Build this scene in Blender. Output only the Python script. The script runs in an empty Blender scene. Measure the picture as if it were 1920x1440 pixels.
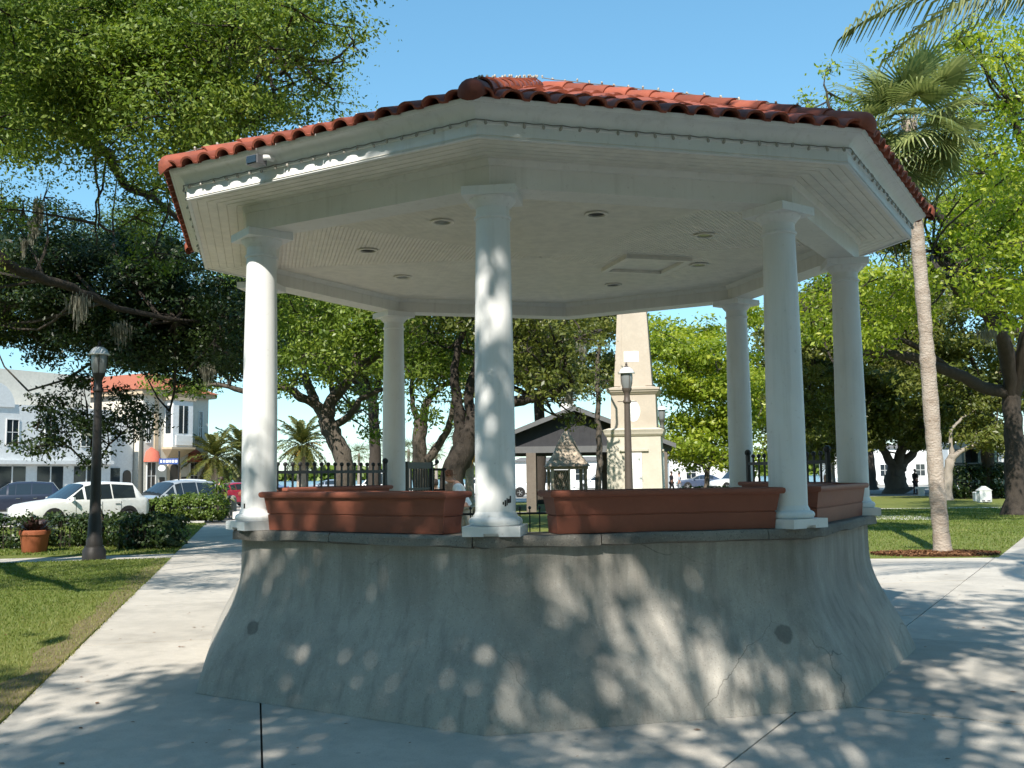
import bpy, bmesh, math, random
import numpy as np
from mathutils import Vector, Matrix

R = math.radians
random.seed(7)
rng = np.random.default_rng(11)
scene = bpy.context.scene
col = scene.collection

# ------------------------------------------------------------------ camera
FPX, PITCH, ROLL, YAW = 1859.72, .0897, -.0114, -.0305      # focal length in pixels of a 1920 wide frame
CAM = np.array([0, -10.4227, 1.75])
_cy, _sy, _cp, _sp = math.cos(YAW), math.sin(YAW), math.cos(PITCH), math.sin(PITCH)
FW = np.array([_sy*_cp, _cy*_cp, _sp]); RT = np.array([_cy, -_sy, 0.]); UP = np.cross(RT, FW)
R2 = math.cos(ROLL)*RT + math.sin(ROLL)*UP
U2 = -math.sin(ROLL)*RT + math.cos(ROLL)*UP
cd = bpy.data.cameras.new("camera"); cd.sensor_width = 36; cd.lens = FPX/1920*36
cd.clip_start = .05; cd.clip_end = 6000
cam = bpy.data.objects.new("camera", cd); col.objects.link(cam)
cam.matrix_world = Matrix(((R2[0], U2[0], -FW[0], CAM[0]), (R2[1], U2[1], -FW[1], CAM[1]), (R2[2], U2[2], -FW[2], CAM[2]), (0, 0, 0, 1)))
scene.camera = cam

# ------------------------------------------------------------------ sky, sun, exposure
SUN_AZ, SUN_EL = R(-104), R(43)           # direction towards the sun, measured from +x
world = bpy.data.worlds.new("World"); scene.world = world; world.use_nodes = True
wt = world.node_tree; wt.nodes.clear()
sky = wt.nodes.new("ShaderNodeTexSky"); sky.sky_type = 'NISHITA'; sky.sun_disc = False
sky.sun_elevation = SUN_EL; sky.sun_rotation = R(90) - SUN_AZ
sky.air_density = 1.0; sky.dust_density = 0.0; sky.ozone_density = 6.0; sky.altitude = 0
bg = wt.nodes.new("ShaderNodeBackground"); bg.inputs[1].default_value = .087
wo = wt.nodes.new("ShaderNodeOutputWorld")
sep = wt.nodes.new("ShaderNodeSeparateColor"); cmb = wt.nodes.new("ShaderNodeCombineColor"); wt.links.new(sky.outputs[0], sep.inputs[0])
for ch, (pw, gain) in enumerate(((.83, 1.0), (.71, 1.15), (.63, 1.08))):      # clear Florida blue: even colour grade of the whole sky
    a = wt.nodes.new("ShaderNodeMath"); a.operation = 'MULTIPLY'; a.inputs[1].default_value = .1; wt.links.new(sep.outputs[ch], a.inputs[0])
    b = wt.nodes.new("ShaderNodeMath"); b.operation = 'POWER'; b.inputs[1].default_value = pw; wt.links.new(a.outputs[0], b.inputs[0])
    c = wt.nodes.new("ShaderNodeMath"); c.operation = 'MULTIPLY'; c.inputs[1].default_value = 10*gain; wt.links.new(b.outputs[0], c.inputs[0])
    wt.links.new(c.outputs[0], cmb.inputs[ch])
wt.links.new(cmb.outputs[0], bg.inputs[0]); wt.links.new(bg.outputs[0], wo.inputs[0])
sd = bpy.data.lights.new("sun", 'SUN'); sd.energy = 4.8; sd.angle = R(.53); sd.color = (1, .945, .85)
sun = bpy.data.objects.new("sun", sd); col.objects.link(sun)
SDIR = Vector((math.cos(SUN_AZ)*math.cos(SUN_EL), math.sin(SUN_AZ)*math.cos(SUN_EL), math.sin(SUN_EL)))
sun.rotation_euler = SDIR.to_track_quat('Z', 'Y').to_euler()
scene.view_settings.view_transform = 'Standard'; scene.view_settings.look = 'None'
scene.view_settings.exposure = .72; scene.view_settings.gamma = 1
scene.view_settings.use_curve_mapping = False
scene.cycles.max_bounces = 5; scene.cycles.diffuse_bounces = 3; scene.cycles.glossy_bounces = 2
scene.cycles.transmission_bounces = 5; scene.cycles.transparent_max_bounces = 8
scene.cycles.use_denoising = True; scene.cycles.use_adaptive_sampling = True; scene.cycles.adaptive_threshold = .02
scene.cycles.caustics_reflective = False; scene.cycles.caustics_refractive = False

# ------------------------------------------------------------------ helpers
def ray(x, y): return FW + R2*(x-960)/FPX + U2*(720-y)/FPX
def at(x, y, Y):                       # point seen at photo pixel x,y on the plane world-y = Y
    d = ray(x, y); return CAM + d*(Y-CAM[1])/d[1]
def gp(x, y, z=0.):                    # point seen at photo pixel x,y on the plane z
    d = ray(x, y); return CAM + d*(z-CAM[2])/d[2]
def mpx(Y): return (Y-CAM[1])/FPX      # metres in one photo pixel at world-y = Y

def tag(o, label=None, cat=None, group=None, kind=None):
    if label: o['label'] = label
    if cat: o['category'] = cat
    if group: o['group'] = group
    if kind: o['kind'] = kind
    return o
def empty(name, loc=(0, 0, 0), rz=0, parent=None):
    o = bpy.data.objects.new(name, None); col.objects.link(o)
    o.location = loc; o.rotation_euler = (0, 0, rz); o.empty_display_size = .2
    if parent: o.parent = parent
    return o
def thing(name, label, cat, loc=(0, 0, 0), rz=0, group=None):
    return tag(empty(name, loc, rz), label, cat, group)
def children(o): return [c for c in bpy.data.objects if c.parent == o]
def copy_tree(o, parent=None):
    c = o.copy(); col.objects.link(c); c.parent = parent
    for ch in o.children: copy_tree(ch, c)
    return c
def mesh_obj(name, me, mat, parent=None):
    o = bpy.data.objects.new(name, me); col.objects.link(o)
    if mat is not None and len(me.materials) == 0: me.materials.append(mat)
    if parent: o.parent = parent
    return o

class MB:
    def __init__(s): s.v = []; s.f = []
    def add(s, v, f):
        n = len(s.v); s.v += [tuple(map(float, p)) for p in v]; s.f += [tuple(i+n for i in q) for q in f]; return s
    def box(s, c, d, rz=0, taper=1.0):
        x, y, z = d[0]/2, d[1]/2, d[2]/2; cs, sn = math.cos(rz), math.sin(rz); vs = []
        for dz, t in ((-z, 1), (z, taper)):
            for dx, dy in ((-x, -y), (x, -y), (x, y), (-x, y)):
                vs.append((c[0]+(dx*cs-dy*sn)*t, c[1]+(dx*sn+dy*cs)*t, c[2]+dz))
        return s.add(vs, [(3, 2, 1, 0), (4, 5, 6, 7), (0, 1, 5, 4), (1, 2, 6, 5), (2, 3, 7, 6), (3, 0, 4, 7)])
    def bb(s, x0, x1, y0, y1, z0, z1): return s.box(((x0+x1)/2, (y0+y1)/2, (z0+z1)/2), (x1-x0, y1-y0, z1-z0))
    def prism(s, poly, z0, z1):
        n = len(poly)
        if sum(poly[i][0]*poly[(i+1) % n][1]-poly[(i+1) % n][0]*poly[i][1] for i in range(n)) < 0: poly = poly[::-1]
        v = [(p[0], p[1], z0) for p in poly]+[(p[0], p[1], z1) for p in poly]
        return s.add(v, [tuple(range(n-1, -1, -1)), tuple(range(n, 2*n))]+[(i, (i+1) % n, n+(i+1) % n, n+i) for i in range(n)])
    def tube(s, pts, rad, n=8, caps=True):
        P = [np.array(p, float) for p in pts]; m = len(P)
        if not hasattr(rad, '__len__'): rad = [rad]*m
        t = [P[min(i+1, m-1)]-P[max(i-1, 0)] for i in range(m)]; t = [q/(np.linalg.norm(q)+1e-9) for q in t]
        a = np.array((0, 0, 1.)) if abs(t[0][2]) < .9 else np.array((1., 0, 0))
        u = np.cross(t[0], a); u /= np.linalg.norm(u); vs = []
        for i in range(m):
            u = u-t[i]*(u@t[i]); u /= np.linalg.norm(u)+1e-9; w = np.cross(t[i], u)
            for j in range(n):
                q = 2*math.pi*j/n; vs.append(P[i]+(u*math.cos(q)+w*math.sin(q))*rad[i])
        fs = [(i*n+j, i*n+(j+1) % n, (i+1)*n+(j+1) % n, (i+1)*n+j) for i in range(m-1) for j in range(n)]
        if caps: fs += [tuple(range(n-1, -1, -1)), tuple(range((m-1)*n, m*n))]
        return s.add(vs, fs)
    def lathe(s, prof, c=(0, 0, 0), n=24, cap=True):
        vs = [(c[0]+r*math.cos(2*math.pi*j/n), c[1]+r*math.sin(2*math.pi*j/n), c[2]+z) for r, z in prof for j in range(n)]; m = len(prof)
        fs = [(i*n+j, i*n+(j+1) % n, (i+1)*n+(j+1) % n, (i+1)*n+j) for i in range(m-1) for j in range(n)]
        if cap: fs += [tuple(range(n-1, -1, -1)), tuple(range((m-1)*n, m*n))]
        return s.add(vs, fs)
    def ball(s, c, r, n=8, m=5, sz=1):
        return s.lathe([(max(1e-4, r*math.sin(math.pi*i/m)), -r*sz*math.cos(math.pi*i/m)) for i in range(m+1)], c, n)
    def mesh(s, name, smooth=None):
        me = bpy.data.meshes.new(name); me.from_pydata(s.v, [], s.f); me.update()
        if smooth is not None:
            me.polygons.foreach_set('use_smooth', [True]*len(me.polygons))
            me.set_sharp_from_angle(angle=R(smooth))
        return me
    def build(s, name, mat, parent=None, smooth=None): return mesh_obj(name, s.mesh(name, smooth), mat, parent)

def tri_mesh(name, V, nper, mat, parent=None, rnd=None, ncol=None):
    """many separate polygons of nper corners each; V is (N, nper, 3)"""
    N = len(V); me = bpy.data.meshes.new(name)
    me.vertices.add(N*nper); me.vertices.foreach_set('co', np.ascontiguousarray(V, dtype=np.float32).ravel())
    me.loops.add(N*nper); me.loops.foreach_set('vertex_index', np.arange(N*nper, dtype=np.int32))
    me.polygons.add(N); me.polygons.foreach_set('loop_start', np.arange(0, N*nper, nper, dtype=np.int32))
    if rnd is not None:
        a = me.attributes.new('rnd', 'FLOAT', 'FACE'); a.data.foreach_set('value', np.asarray(rnd, dtype=np.float32))
    me.update(calc_edges=True); me.validate()
    return mesh_obj(name, me, mat, parent)

# ------------------------------------------------------------------ materials
def nmat(name):
    m = bpy.data.materials.new(name); m.use_nodes = True; nt = m.node_tree
    return m, nt, nt.nodes['Principled BSDF'], nt.nodes['Material Output']
def NN(nt, typ, **k):
    n = nt.nodes.new(typ)
    for a, b in k.items(): setattr(n, a, b)
    return n
def noise(nt, vec, scale, detail=4, rough=.55, dist=0.):
    n = NN(nt, 'ShaderNodeTexNoise'); n.inputs['Scale'].default_value = scale; n.inputs['Detail'].default_value = detail
    n.inputs['Roughness'].default_value = rough; n.inputs['Distortion'].default_value = dist
    nt.links.new(vec, n.inputs['Vector']); return n.outputs['Fac']
def ramp(nt, fac, p0, p1, c0=(0, 0, 0, 1), c1=(1, 1, 1, 1)):
    n = NN(nt, 'ShaderNodeValToRGB'); e = n.color_ramp.elements
    e[0].position = p0; e[1].position = p1; e[0].color = c0; e[1].color = c1
    nt.links.new(fac, n.inputs[0]); return n.outputs[0]
def mix(nt, fac, a, b, mode='MIX'):
    n = NN(nt, 'ShaderNodeMix', data_type='RGBA', blend_type=mode)
    if isinstance(fac, (int, float)): n.inputs[0].default_value = fac
    else: nt.links.new(fac, n.inputs[0])
    for s, i in ((a, 6), (b, 7)):
        if isinstance(s, tuple): n.inputs[i].default_value = s if len(s) == 4 else (*s, 1)
        else: nt.links.new(s, n.inputs[i])
    return n.outputs[2]
def bump(nt, bs, h, strength, dist=.01):
    n = NN(nt, 'ShaderNodeBump'); n.inputs['Strength'].default_value = strength; n.inputs['Distance'].default_value = dist
    nt.links.new(h, n.inputs['Height']); nt.links.new(n.outputs[0], bs.inputs['Normal'])
def coords(nt, kind='Object', scale=None):
    o = NN(nt, 'ShaderNodeTexCoord').outputs[kind]
    if scale:
        mp = NN(nt, 'ShaderNodeMapping'); mp.inputs['Scale'].default_value = scale
        nt.links.new(o, mp.inputs['Vector']); o = mp.outputs[0]
    return o
def scaled(nt, vec, scale):
    mp = NN(nt, 'ShaderNodeMapping'); mp.inputs['Scale'].default_value = scale
    nt.links.new(vec, mp.inputs['Vector']); return mp.outputs[0]
def surf(name, c0, c1, scale=3., rough=.8, bmp=.15, bscale=40., stretch=None, rand=0., spec=.3, metal=0., bdist=.01):
    m, nt, bs, out = nmat(name); v = coords(nt, 'Object', stretch)
    c = mix(nt, ramp(nt, noise(nt, v, scale, 6, .6), .3, .7), c0, c1)
    c = mix(nt, ramp(nt, noise(nt, v, scale*9, 3), .35, .75), c, tuple(x*.82 for x in c0))
    if rand:
        oi = NN(nt, 'ShaderNodeObjectInfo'); mr = NN(nt, 'ShaderNodeMapRange')
        mr.inputs[3].default_value = 1-rand; mr.inputs[4].default_value = 1+rand
        nt.links.new(oi.outputs['Random'], mr.inputs[0])
        hs = NN(nt, 'ShaderNodeHueSaturation'); nt.links.new(mr.outputs[0], hs.inputs['Value']); nt.links.new(c, hs.inputs['Color']); c = hs.outputs[0]
    nt.links.new(c, bs.inputs['Base Color']); bs.inputs['Roughness'].default_value = rough
    bs.inputs['Specular IOR Level'].default_value = spec; bs.inputs['Metallic'].default_value = metal
    if bmp: bump(nt, bs, noise(nt, v, bscale, 5, .65), bmp, bdist)
    return m
def plain(name, c, rough=.5, metal=0., spec=.5, coat=0.):
    m, nt, bs, out = nmat(name); v = coords(nt)
    nt.links.new(mix(nt, ramp(nt, noise(nt, v, 8., 4), .3, .75), tuple(x*.9 for x in c), c), bs.inputs['Base Color'])
    bs.inputs['Roughness'].default_value = rough; bs.inputs['Metallic'].default_value = metal
    bs.inputs['Specular IOR Level'].default_value = spec; bs.inputs['Coat Weight'].default_value = coat; bs.inputs['Coat Roughness'].default_value = .05
    return m
def leafmat(name, dark, mid, light, trans=.35, rough=.42, spec=.45):
    m, nt, bs, out = nmat(name)
    a = NN(nt, 'ShaderNodeAttribute', attribute_name='rnd').outputs['Fac']
    n = NN(nt, 'ShaderNodeValToRGB'); e = n.color_ramp.elements
    e[0].position = 0; e[0].color = (*dark, 1); e[1].position = 1; e[1].color = (*light, 1); k = e.new(.55); k.color = (*mid, 1)
    nt.links.new(a, n.inputs[0]); c = n.outputs[0]
    nt.links.new(c, bs.inputs['Base Color']); bs.inputs['Roughness'].default_value = rough; bs.inputs['Specular IOR Level'].default_value = spec
    tr = NN(nt, 'ShaderNodeBsdfTranslucent')
    hs = NN(nt, 'ShaderNodeHueSaturation'); hs.inputs['Value'].default_value = 1.5; hs.inputs['Saturation'].default_value = 1.1; nt.links.new(c, hs.inputs['Color'])
    nt.links.new(hs.outputs[0], tr.inputs[0])
    mx = NN(nt, 'ShaderNodeMixShader'); mx.inputs[0].default_value = trans
    nt.links.new(bs.outputs[0], mx.inputs[1]); nt.links.new(tr.outputs[0], mx.inputs[2]); nt.links.new(mx.outputs[0], out.inputs[0])
    return m

def concrete(name, c0, c1, dirt, streak=False, spots=(), crack=(), speck=.5, slabs=False):
    m, nt, bs, out = nmat(name); v = NN(nt, 'ShaderNodeNewGeometry').outputs['Position']
    c = mix(nt, ramp(nt, noise(nt, v, 1.1, 6, .65), .32, .68), c0, c1)
    c = mix(nt, ramp(nt, noise(nt, v, 5.5, 5, .6, .4), .45, .8), c, tuple(x*.78 for x in c0))
    sp = ramp(nt, noise(nt, v, 75, 2, .7), .56, .74)
    c = mix(nt, sp, c, mix(nt, speck, c, dirt))
    lt = ramp(nt, noise(nt, v, 48, 2, .7), .6, .8)
    c = mix(nt, lt, c, mix(nt, .3, c, (.75, .72, .66)))
    if streak:
        sv = scaled(nt, v, (9, 9, .7)); s = ramp(nt, noise(nt, sv, 1., 5, .6, .3), .48, .72)
        c = mix(nt, s, c, mix(nt, .42, c, dirt))
        sz = NN(nt, 'ShaderNodeSeparateXYZ'); nt.links.new(v, sz.inputs[0])      # run-off stains under the coping
        zr = ramp(nt, sz.outputs['Z'], .62, 1.2); s2 = ramp(nt, noise(nt, scaled(nt, v, (5, 5, .35)), 1., 6, .7), .38, .62)
        g2 = NN(nt, 'ShaderNodeMath', operation='MULTIPLY'); nt.links.new(zr, g2.inputs[0]); nt.links.new(s2, g2.inputs[1])
        c = mix(nt, g2.outputs[0], c, mix(nt, .36, c, (.13, .115, .09)))
    d2 = ramp(nt, noise(nt, v, .55, 4, .7), .52, .75)
    c = mix(nt, d2, c, mix(nt, .35, c, dirt))
    for (x, y, z, r) in spots:
        vm = NN(nt, 'ShaderNodeVectorMath', operation='DISTANCE'); vm.inputs[1].default_value = (x, y, z)
        wob = NN(nt, 'ShaderNodeVectorMath', operation='MULTIPLY_ADD')
        nz = NN(nt, 'ShaderNodeTexNoise'); nz.inputs['Scale'].default_value = 14; nt.links.new(v, nz.inputs['Vector'])
        nt.links.new(nz.outputs['Color'], wob.inputs[0]); wob.inputs[1].default_value = (.05, .05, .05); nt.links.new(v, wob.inputs[2])
        nt.links.new(wob.outputs[0], vm.inputs[0])
        f = ramp(nt, vm.outputs['Value'], r, r*1.25, (1, 1, 1, 1), (0, 0, 0, 1))
        c = mix(nt, f, c, mix(nt, .55, c, tuple(x*.55 for x in dirt)))
    if slabs:
        oi = NN(nt, 'ShaderNodeObjectInfo'); mr = NN(nt, 'ShaderNodeMapRange'); mr.inputs[3].default_value = .86; mr.inputs[4].default_value = 1.06
        nt.links.new(oi.outputs['Random'], mr.inputs[0]); hs = NN(nt, 'ShaderNodeHueSaturation'); nt.links.new(mr.outputs[0], hs.inputs['Value']); nt.links.new(c, hs.inputs['Color']); c = hs.outputs[0]
        vo = NN(nt, 'ShaderNodeTexVoronoi'); vo.inputs['Scale'].default_value = 2.6; nt.links.new(v, vo.inputs['Vector'])
        c = mix(nt, ramp(nt, vo.outputs['Distance'], .035, .05, (1, 1, 1, 1), (0, 0, 0, 1)), c, mix(nt, .5, c, dirt))
    h = noise(nt, v, 90, 3, .7)
    for sc, w in crack:
        vo = NN(nt, 'ShaderNodeTexVoronoi', feature='DISTANCE_TO_EDGE'); vo.inputs['Scale'].default_value = sc
        nz = NN(nt, 'ShaderNodeTexNoise'); nz.inputs['Scale'].default_value = 3.; nz.inputs['Detail'].default_value = 6; nt.links.new(v, nz.inputs['Vector'])
        vv = NN(nt, 'ShaderNodeVectorMath', operation='MULTIPLY_ADD'); vv.inputs[1].default_value = (.35, .35, .35)
        nt.links.new(nz.outputs['Color'], vv.inputs[0]); nt.links.new(v, vv.inputs[2]); nt.links.new(vv.outputs[0], vo.inputs['Vector'])
        f = ramp(nt, vo.outputs['Distance'], 0, w, (1, 1, 1, 1), (0, 0, 0, 1))
        g = NN(nt, 'ShaderNodeMath', operation='MULTIPLY'); nt.links.new(f, g.inputs[0]); nt.links.new(ramp(nt, noise(nt, v, .9, 3), .5, .62), g.inputs[1])
        c = mix(nt, g.outputs[0], c, mix(nt, .65, c, tuple(x*.5 for x in dirt)))
    nt.links.new(c, bs.inputs['Base Color']); bs.inputs['Roughness'].default_value = .9; bs.inputs['Specular IOR Level'].default_value = .25
    bump(nt, bs, h, .35, .006)
    return m

M = {}
M['wall'] = concrete('base_concrete', (.45, .42, .375), (.33, .31, .28), (.135, .125, .115), True,
                     [(-2.355, -2.24, .54, .055), (1.82, -2.72, .54, .065)], [(.62, .0011)], .45)
M['coping'] = concrete('coping_concrete', (.27, .245, .21), (.12, .112, .10), (.04, .038, .035), False, (), (), .75)
M['slab'] = concrete('pavement_concrete', (.55, .505, .44), (.44, .405, .355), (.17, .155, .135), False, (), (), .45, True)
M['bed'] = surf('joint_soil', (.05, .045, .04), (.09, .08, .065), 20)
def painted(name, c0, c1):
    m, nt, bs, out = nmat(name); v = coords(nt); c = mix(nt, ramp(nt, noise(nt, v, 1.6, 5, .6), .35, .7), c0, c1)
    s = ramp(nt, noise(nt, scaled(nt, v, (14, 14, .8)), 1., 5, .65), .52, .8); c = mix(nt, s, c, mix(nt, .28, c, (.34, .31, .25)))
    d = ramp(nt, noise(nt, v, 26, 4, .7), .62, .74); c = mix(nt, d, c, mix(nt, .3, c, (.3, .27, .22)))
    nt.links.new(c, bs.inputs['Base Color']); bs.inputs['Roughness'].default_value = .5; bs.inputs['Specular IOR Level'].default_value = .35
    bump(nt, bs, noise(nt, v, 12, 4, .6), .1, .006); return m
M['paint'] = painted('white_paint', (.80, .80, .785), (.73, .73, .72))
M['trim'] = painted('cream_paint', (.76, .745, .70), (.68, .665, .62))
M['bead'] = surf('beadboard_paint', (.86, .82, .73), (.79, .745, .655), 1.0, .5, .04, 30, spec=.3, bdist=.003)
M['tile'] = surf('clay_tile', (.34, .095, .055), (.16, .05, .035), 4.0, .7, .35, 30, rand=.3, spec=.25)
M['tile_end'] = surf('clay_tile_dark', (.17, .05, .03), (.10, .032, .022), 5, .8)
M['terra'] = surf('terracotta_planter', (.31, .10, .06), (.24, .078, .049), 3.5, .6, .12, 60, spec=.35)
M['pot'] = surf('terracotta_pot', (.36, .11, .05), (.28, .085, .04), 4, .7, .15, 40)
M['iron'] = surf('black_iron', (.012, .012, .013), (.02, .019, .018), 10, .45, .1, 60, spec=.5)
M['lamp'] = surf('lamp_post_paint', (.022, .020, .019), (.035, .03, .028), 8, .45, .1, 60)
M['lampbrown'] = surf('lamp_post_brown', (.10, .078, .066), (.075, .06, .05), 8, .5, .1, 60)
M['lampgrey'] = surf('lamp_post_grey', (.10, .10, .085), (.075, .075, .065), 8, .5, .1, 60)
M['lampcap'] = plain('lamp_cap_white', (.72, .72, .72), .3)
M['bark'] = surf('oak_bark', (.15, .125, .10), (.075, .062, .05), 4, .95, .9, 22, (1, 1, .35), bdist=.05)
M['bark_pale'] = surf('pale_bark', (.36, .31, .26), (.20, .17, .14), 3.5, .9, .7, 18, (1, 1, .4), bdist=.04)
M['bark_dark'] = surf('dark_bark', (.065, .052, .042), (.03, .025, .02), 5, .95, .8, 22, (1, 1, .35), bdist=.04)
M['palm_bark'] = surf('palm_bark', (.50, .43, .36), (.24, .17, .12), 3.2, .95, 1., 14, (1, 1, 1.8), bdist=.05)
M['leaf_oak'] = leafmat('oak_leaf', (.05, .09, .012), (.135, .20, .028), (.29, .345, .07), .35, .48, .3)
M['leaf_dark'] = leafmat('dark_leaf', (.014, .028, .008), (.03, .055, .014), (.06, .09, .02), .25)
M['leaf_olive'] = leafmat('olive_leaf', (.07, .09, .016), (.14, .16, .028), (.22, .22, .06), .35)
M['leaf_mid'] = leafmat('mid_leaf', (.06, .105, .013), (.14, .205, .028), (.25, .31, .05), .4)
M['leaf_lime'] = leafmat('lime_leaf', (.11, .16, .014), (.235, .305, .028), (.42, .44, .06), .45)
M['leaf_fan'] = leafmat('fan_leaf', (.10, .135, .045), (.20, .235, .08), (.34, .36, .14), .3, .4)
M['leaf_feather'] = leafmat('feather_leaf', (.04, .065, .015), (.10, .13, .03), (.22, .24, .06), .25, .4)
M['leaf_date'] = leafmat('date_leaf', (.05, .07, .015), (.10, .11, .025), (.18, .16, .04), .3, .45)
M['leaf_gold'] = leafmat('dry_leaf', (.25, .15, .03), (.36, .22, .04), (.42, .3, .1), .3, .6)
M['leaf_red'] = leafmat('red_plant_leaf', (.02, .018, .012), (.04, .02, .018), (.06, .03, .022), .2)
M['hedge'] = leafmat('hedge_leaf', (.05, .085, .012), (.10, .155, .022), (.18, .22, .04), .3)
M['moss'] = leafmat('spanish_moss', (.16, .155, .12), (.24, .23, .18), (.32, .30, .24), .3, .9, .1)
M['grass'] = leafmat('grass_blade', (.08, .125, .02), (.145, .19, .035), (.27, .25, .09), .3, .5, .3)
M['chip'] = leafmat('mulch_chip', (.08, .035, .018), (.17, .075, .035), (.30, .16, .08), 0., .9, .1)
M['lawn'] = surf('lawn_turf', (.14, .17, .03), (.185, .185, .05), 1.3, .95, .6, 60, bdist=.02)
M['lawnbare'] = surf('dry_turf_edge', (.21, .165, .085), (.14, .125, .05), 7, .95, .5, 60, bdist=.02)
M['mulch'] = surf('mulch_bed', (.13, .055, .028), (.07, .03, .016), 25, .95, .8, 60, bdist=.03)
M['ground'] = surf('far_ground', (.42, .40, .36), (.33, .31, .28), .3, .95, .2, 10)
M['asphalt'] = surf('street_asphalt', (.17, .165, .16), (.22, .215, .21), 1.5, .9, .3, 60)
M['kerb'] = surf('kerb_concrete', (.55, .52, .46), (.46, .43, .38), 2, .9, .2, 40)
M['glass'] = plain('dark_glass', (.02, .028, .035), .06, 0, .8)
M['lampglass'] = plain('frosted_glass', (.2, .21, .21), .15)
M['rubber'] = surf('tyre_rubber', (.012, .012, .012), (.02, .02, .02), 20, .85)
M['rim'] = plain('alloy_rim', (.45, .45, .46), .3, .7)
M['chrome'] = plain('chrome', (.5, .5, .5), .2, .9)
M['bulb'] = plain('clear_bulb', (.40, .38, .33), .2)
M['wire'] = plain('string_wire', (.20, .19, .17), .6)
M['mark'] = plain('scuff_black', (.02, .02, .02), .8)
def paintmat(name, c): return plain(name, c, .3, 0., .5, .6)

# ------------------------------------------------------------------ octagon helpers (the bandstand stands at the origin)
PHI = -.1141
def oct_a(k): return -math.pi/2+PHI+k*math.pi/4
def oct_p(k, r, z=0.): return (r*math.cos(oct_a(k)), r*math.sin(oct_a(k)), z)
C8 = math.cos(math.pi/8)
def sweep_face(mb, k, prof, closed=True, nseg=1):
    """profile of (corner radius, z) swept along the face between corners k and k+1, mitred"""
    A = [oct_p(k, r, z) for r, z in prof]; B = [oct_p(k+1, r, z) for r, z in prof]; n = len(prof)
    V = []
    for s in range(nseg+1):
        t = s/nseg; V += [tuple(a[i]*(1-t)+b[i]*t for i in range(3)) for a, b in zip(A, B)]
    F = []
    for s in range(nseg):
        o = s*n
        for i in range(n if closed else n-1):
            j = (i+1) % n; F.append((o+i, o+n+i, o+n+j, o+j))
    if closed: F += [tuple(range(n)), tuple(range(nseg*n+n-1, nseg*n-1, -1))]
    return mb.add(V, F)
def ring_open(Rc, rf, m=5, ne=6, k0=-3, k1=3):
    """corner radius Rc with corners rounded by rf, from corner k0 to k1"""
    segs = []
    for k in range(k0, k1+1):
        a = oct_a(k)
        if k in (k0, k1): segs.append([(Rc*math.cos(a), Rc*math.sin(a))]*1); continue
        cx, cy = (Rc-rf/C8)*math.cos(a), (Rc-rf/C8)*math.sin(a)
        segs.append([(cx+rf*math.cos(a+q), cy+rf*math.sin(a+q)) for q in np.linspace(-math.pi/8, math.pi/8, m)])
    out = list(segs[0])
    for s in segs[1:]:
        p, q = out[-1], s[0]
        for t in np.linspace(0, 1, ne+2)[1:-1]: out.append((p[0]*(1-t)+q[0]*t, p[1]*(1-t)+q[1]*t))
        out += s
    return out

# ================================================================== GROUND, LAWNS, PAVEMENT
TD = np.array([math.cos(R(106.3)), math.sin(R(106.3))]); TN = np.array([TD[1], -TD[0]])      # left walk and its normal
SD = np.array([math.cos(R(60.7)), math.sin(R(60.7))]); SN = np.array([SD[1], -SD[0]])        # right walk
def clip(poly, n, c):
    """keep the part of a convex polygon where n.p <= c"""
    out = []
    for i in range(len(poly)):
        p, q = np.array(poly[i]), np.array(poly[(i+1) % len(poly)]); a, b = n@p-c, n@q-c
        if a <= 0: out.append(tuple(p))
        if a*b < 0: out.append(tuple(p+(q-p)*a/(a-b)))
    return out
def strip(n, a, b, poly): return clip(clip(poly, n, b), -n, -a)
def bigsq(s=70): return [(-s, -s), (s, -s), (s, s), (-s, s)]

g = MB(); g.add([(-2500, -400, -.09), (2500, -400, -.09), (2500, 4000, -.09), (-2500, 4000, -.09)], [(0, 1, 2, 3)])
tag(g.build('ground', M['ground']), 'pale sandy ground reaching to the horizon', 'ground', kind='structure')

LN, RNN = -4.67, 3.03
pav = MB(); pav.add([(-30, -40, -.045), (30, -40, -.045), (30, 10, -.045), (-30, 10, -.045)], [(0, 1, 2, 3)])
pavement = tag(pav.build('pavement', M['bed']), 'pale concrete pavement around the bandstand', 'pavement', kind='structure')
G = .007
def slab(poly):
    if len(poly) < 3: return
    a = 0.5*abs(sum(poly[i][0]*poly[(i+1) % len(poly)][1]-poly[(i+1) % len(poly)][0]*poly[i][1] for i in range(len(poly))))
    if a < .05: return
    MB().prism(list(poly), -.06, random.uniform(-.003, .002)).build('slab', M['slab'], pavement)
# left walk
cuts = [-14, -9.6, -5.2, -1.9, 1.4, 4.7, 8.0, 11.3, 14.6, 18, 21.4, 24.8, 28.0]
for a, b in zip(cuts, cuts[1:]):
    p = strip(TN, LN, -2.86-G, strip(TD, a+G, b-G, bigsq())); slab(p)
# behind the bandstand
for a, b in zip(np.arange(-2.86, 14, 2.9), np.arange(-2.86, 14, 2.9)[1:]):
    for c, d in zip(np.arange(.5, 12, 3.), np.arange(.5, 12, 3.)[1:]):
        p = strip(TN, a+G, b-G, strip(TD, c+G, d-G, bigsq())); slab(clip(clip(p, SN, RNN-G), np.array([0, 1.]), 9.5))
# triangle in front, then the right walk
tri = clip(clip(clip(bigsq(), -TN, 2.86-G), SN, RNN-G), TD, .5-G); slab(tri)
rc = [-16, -10.5, -7.6, -4.75, -1.35, 2.0, 5.4, 8.8, 12.2, 15.6, 19, 23]
nc = [RNN, 6.0, 9.2, 12.5, 16]
for a, b in zip(rc, rc[1:]):
    for c, d in zip(nc, nc[1:]):
        p = strip(SN, c+G, d-G, strip(SD, a+G, b-G, bigsq())); p = clip(p, -TN, 2.86-G)
        slab(p)

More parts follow.
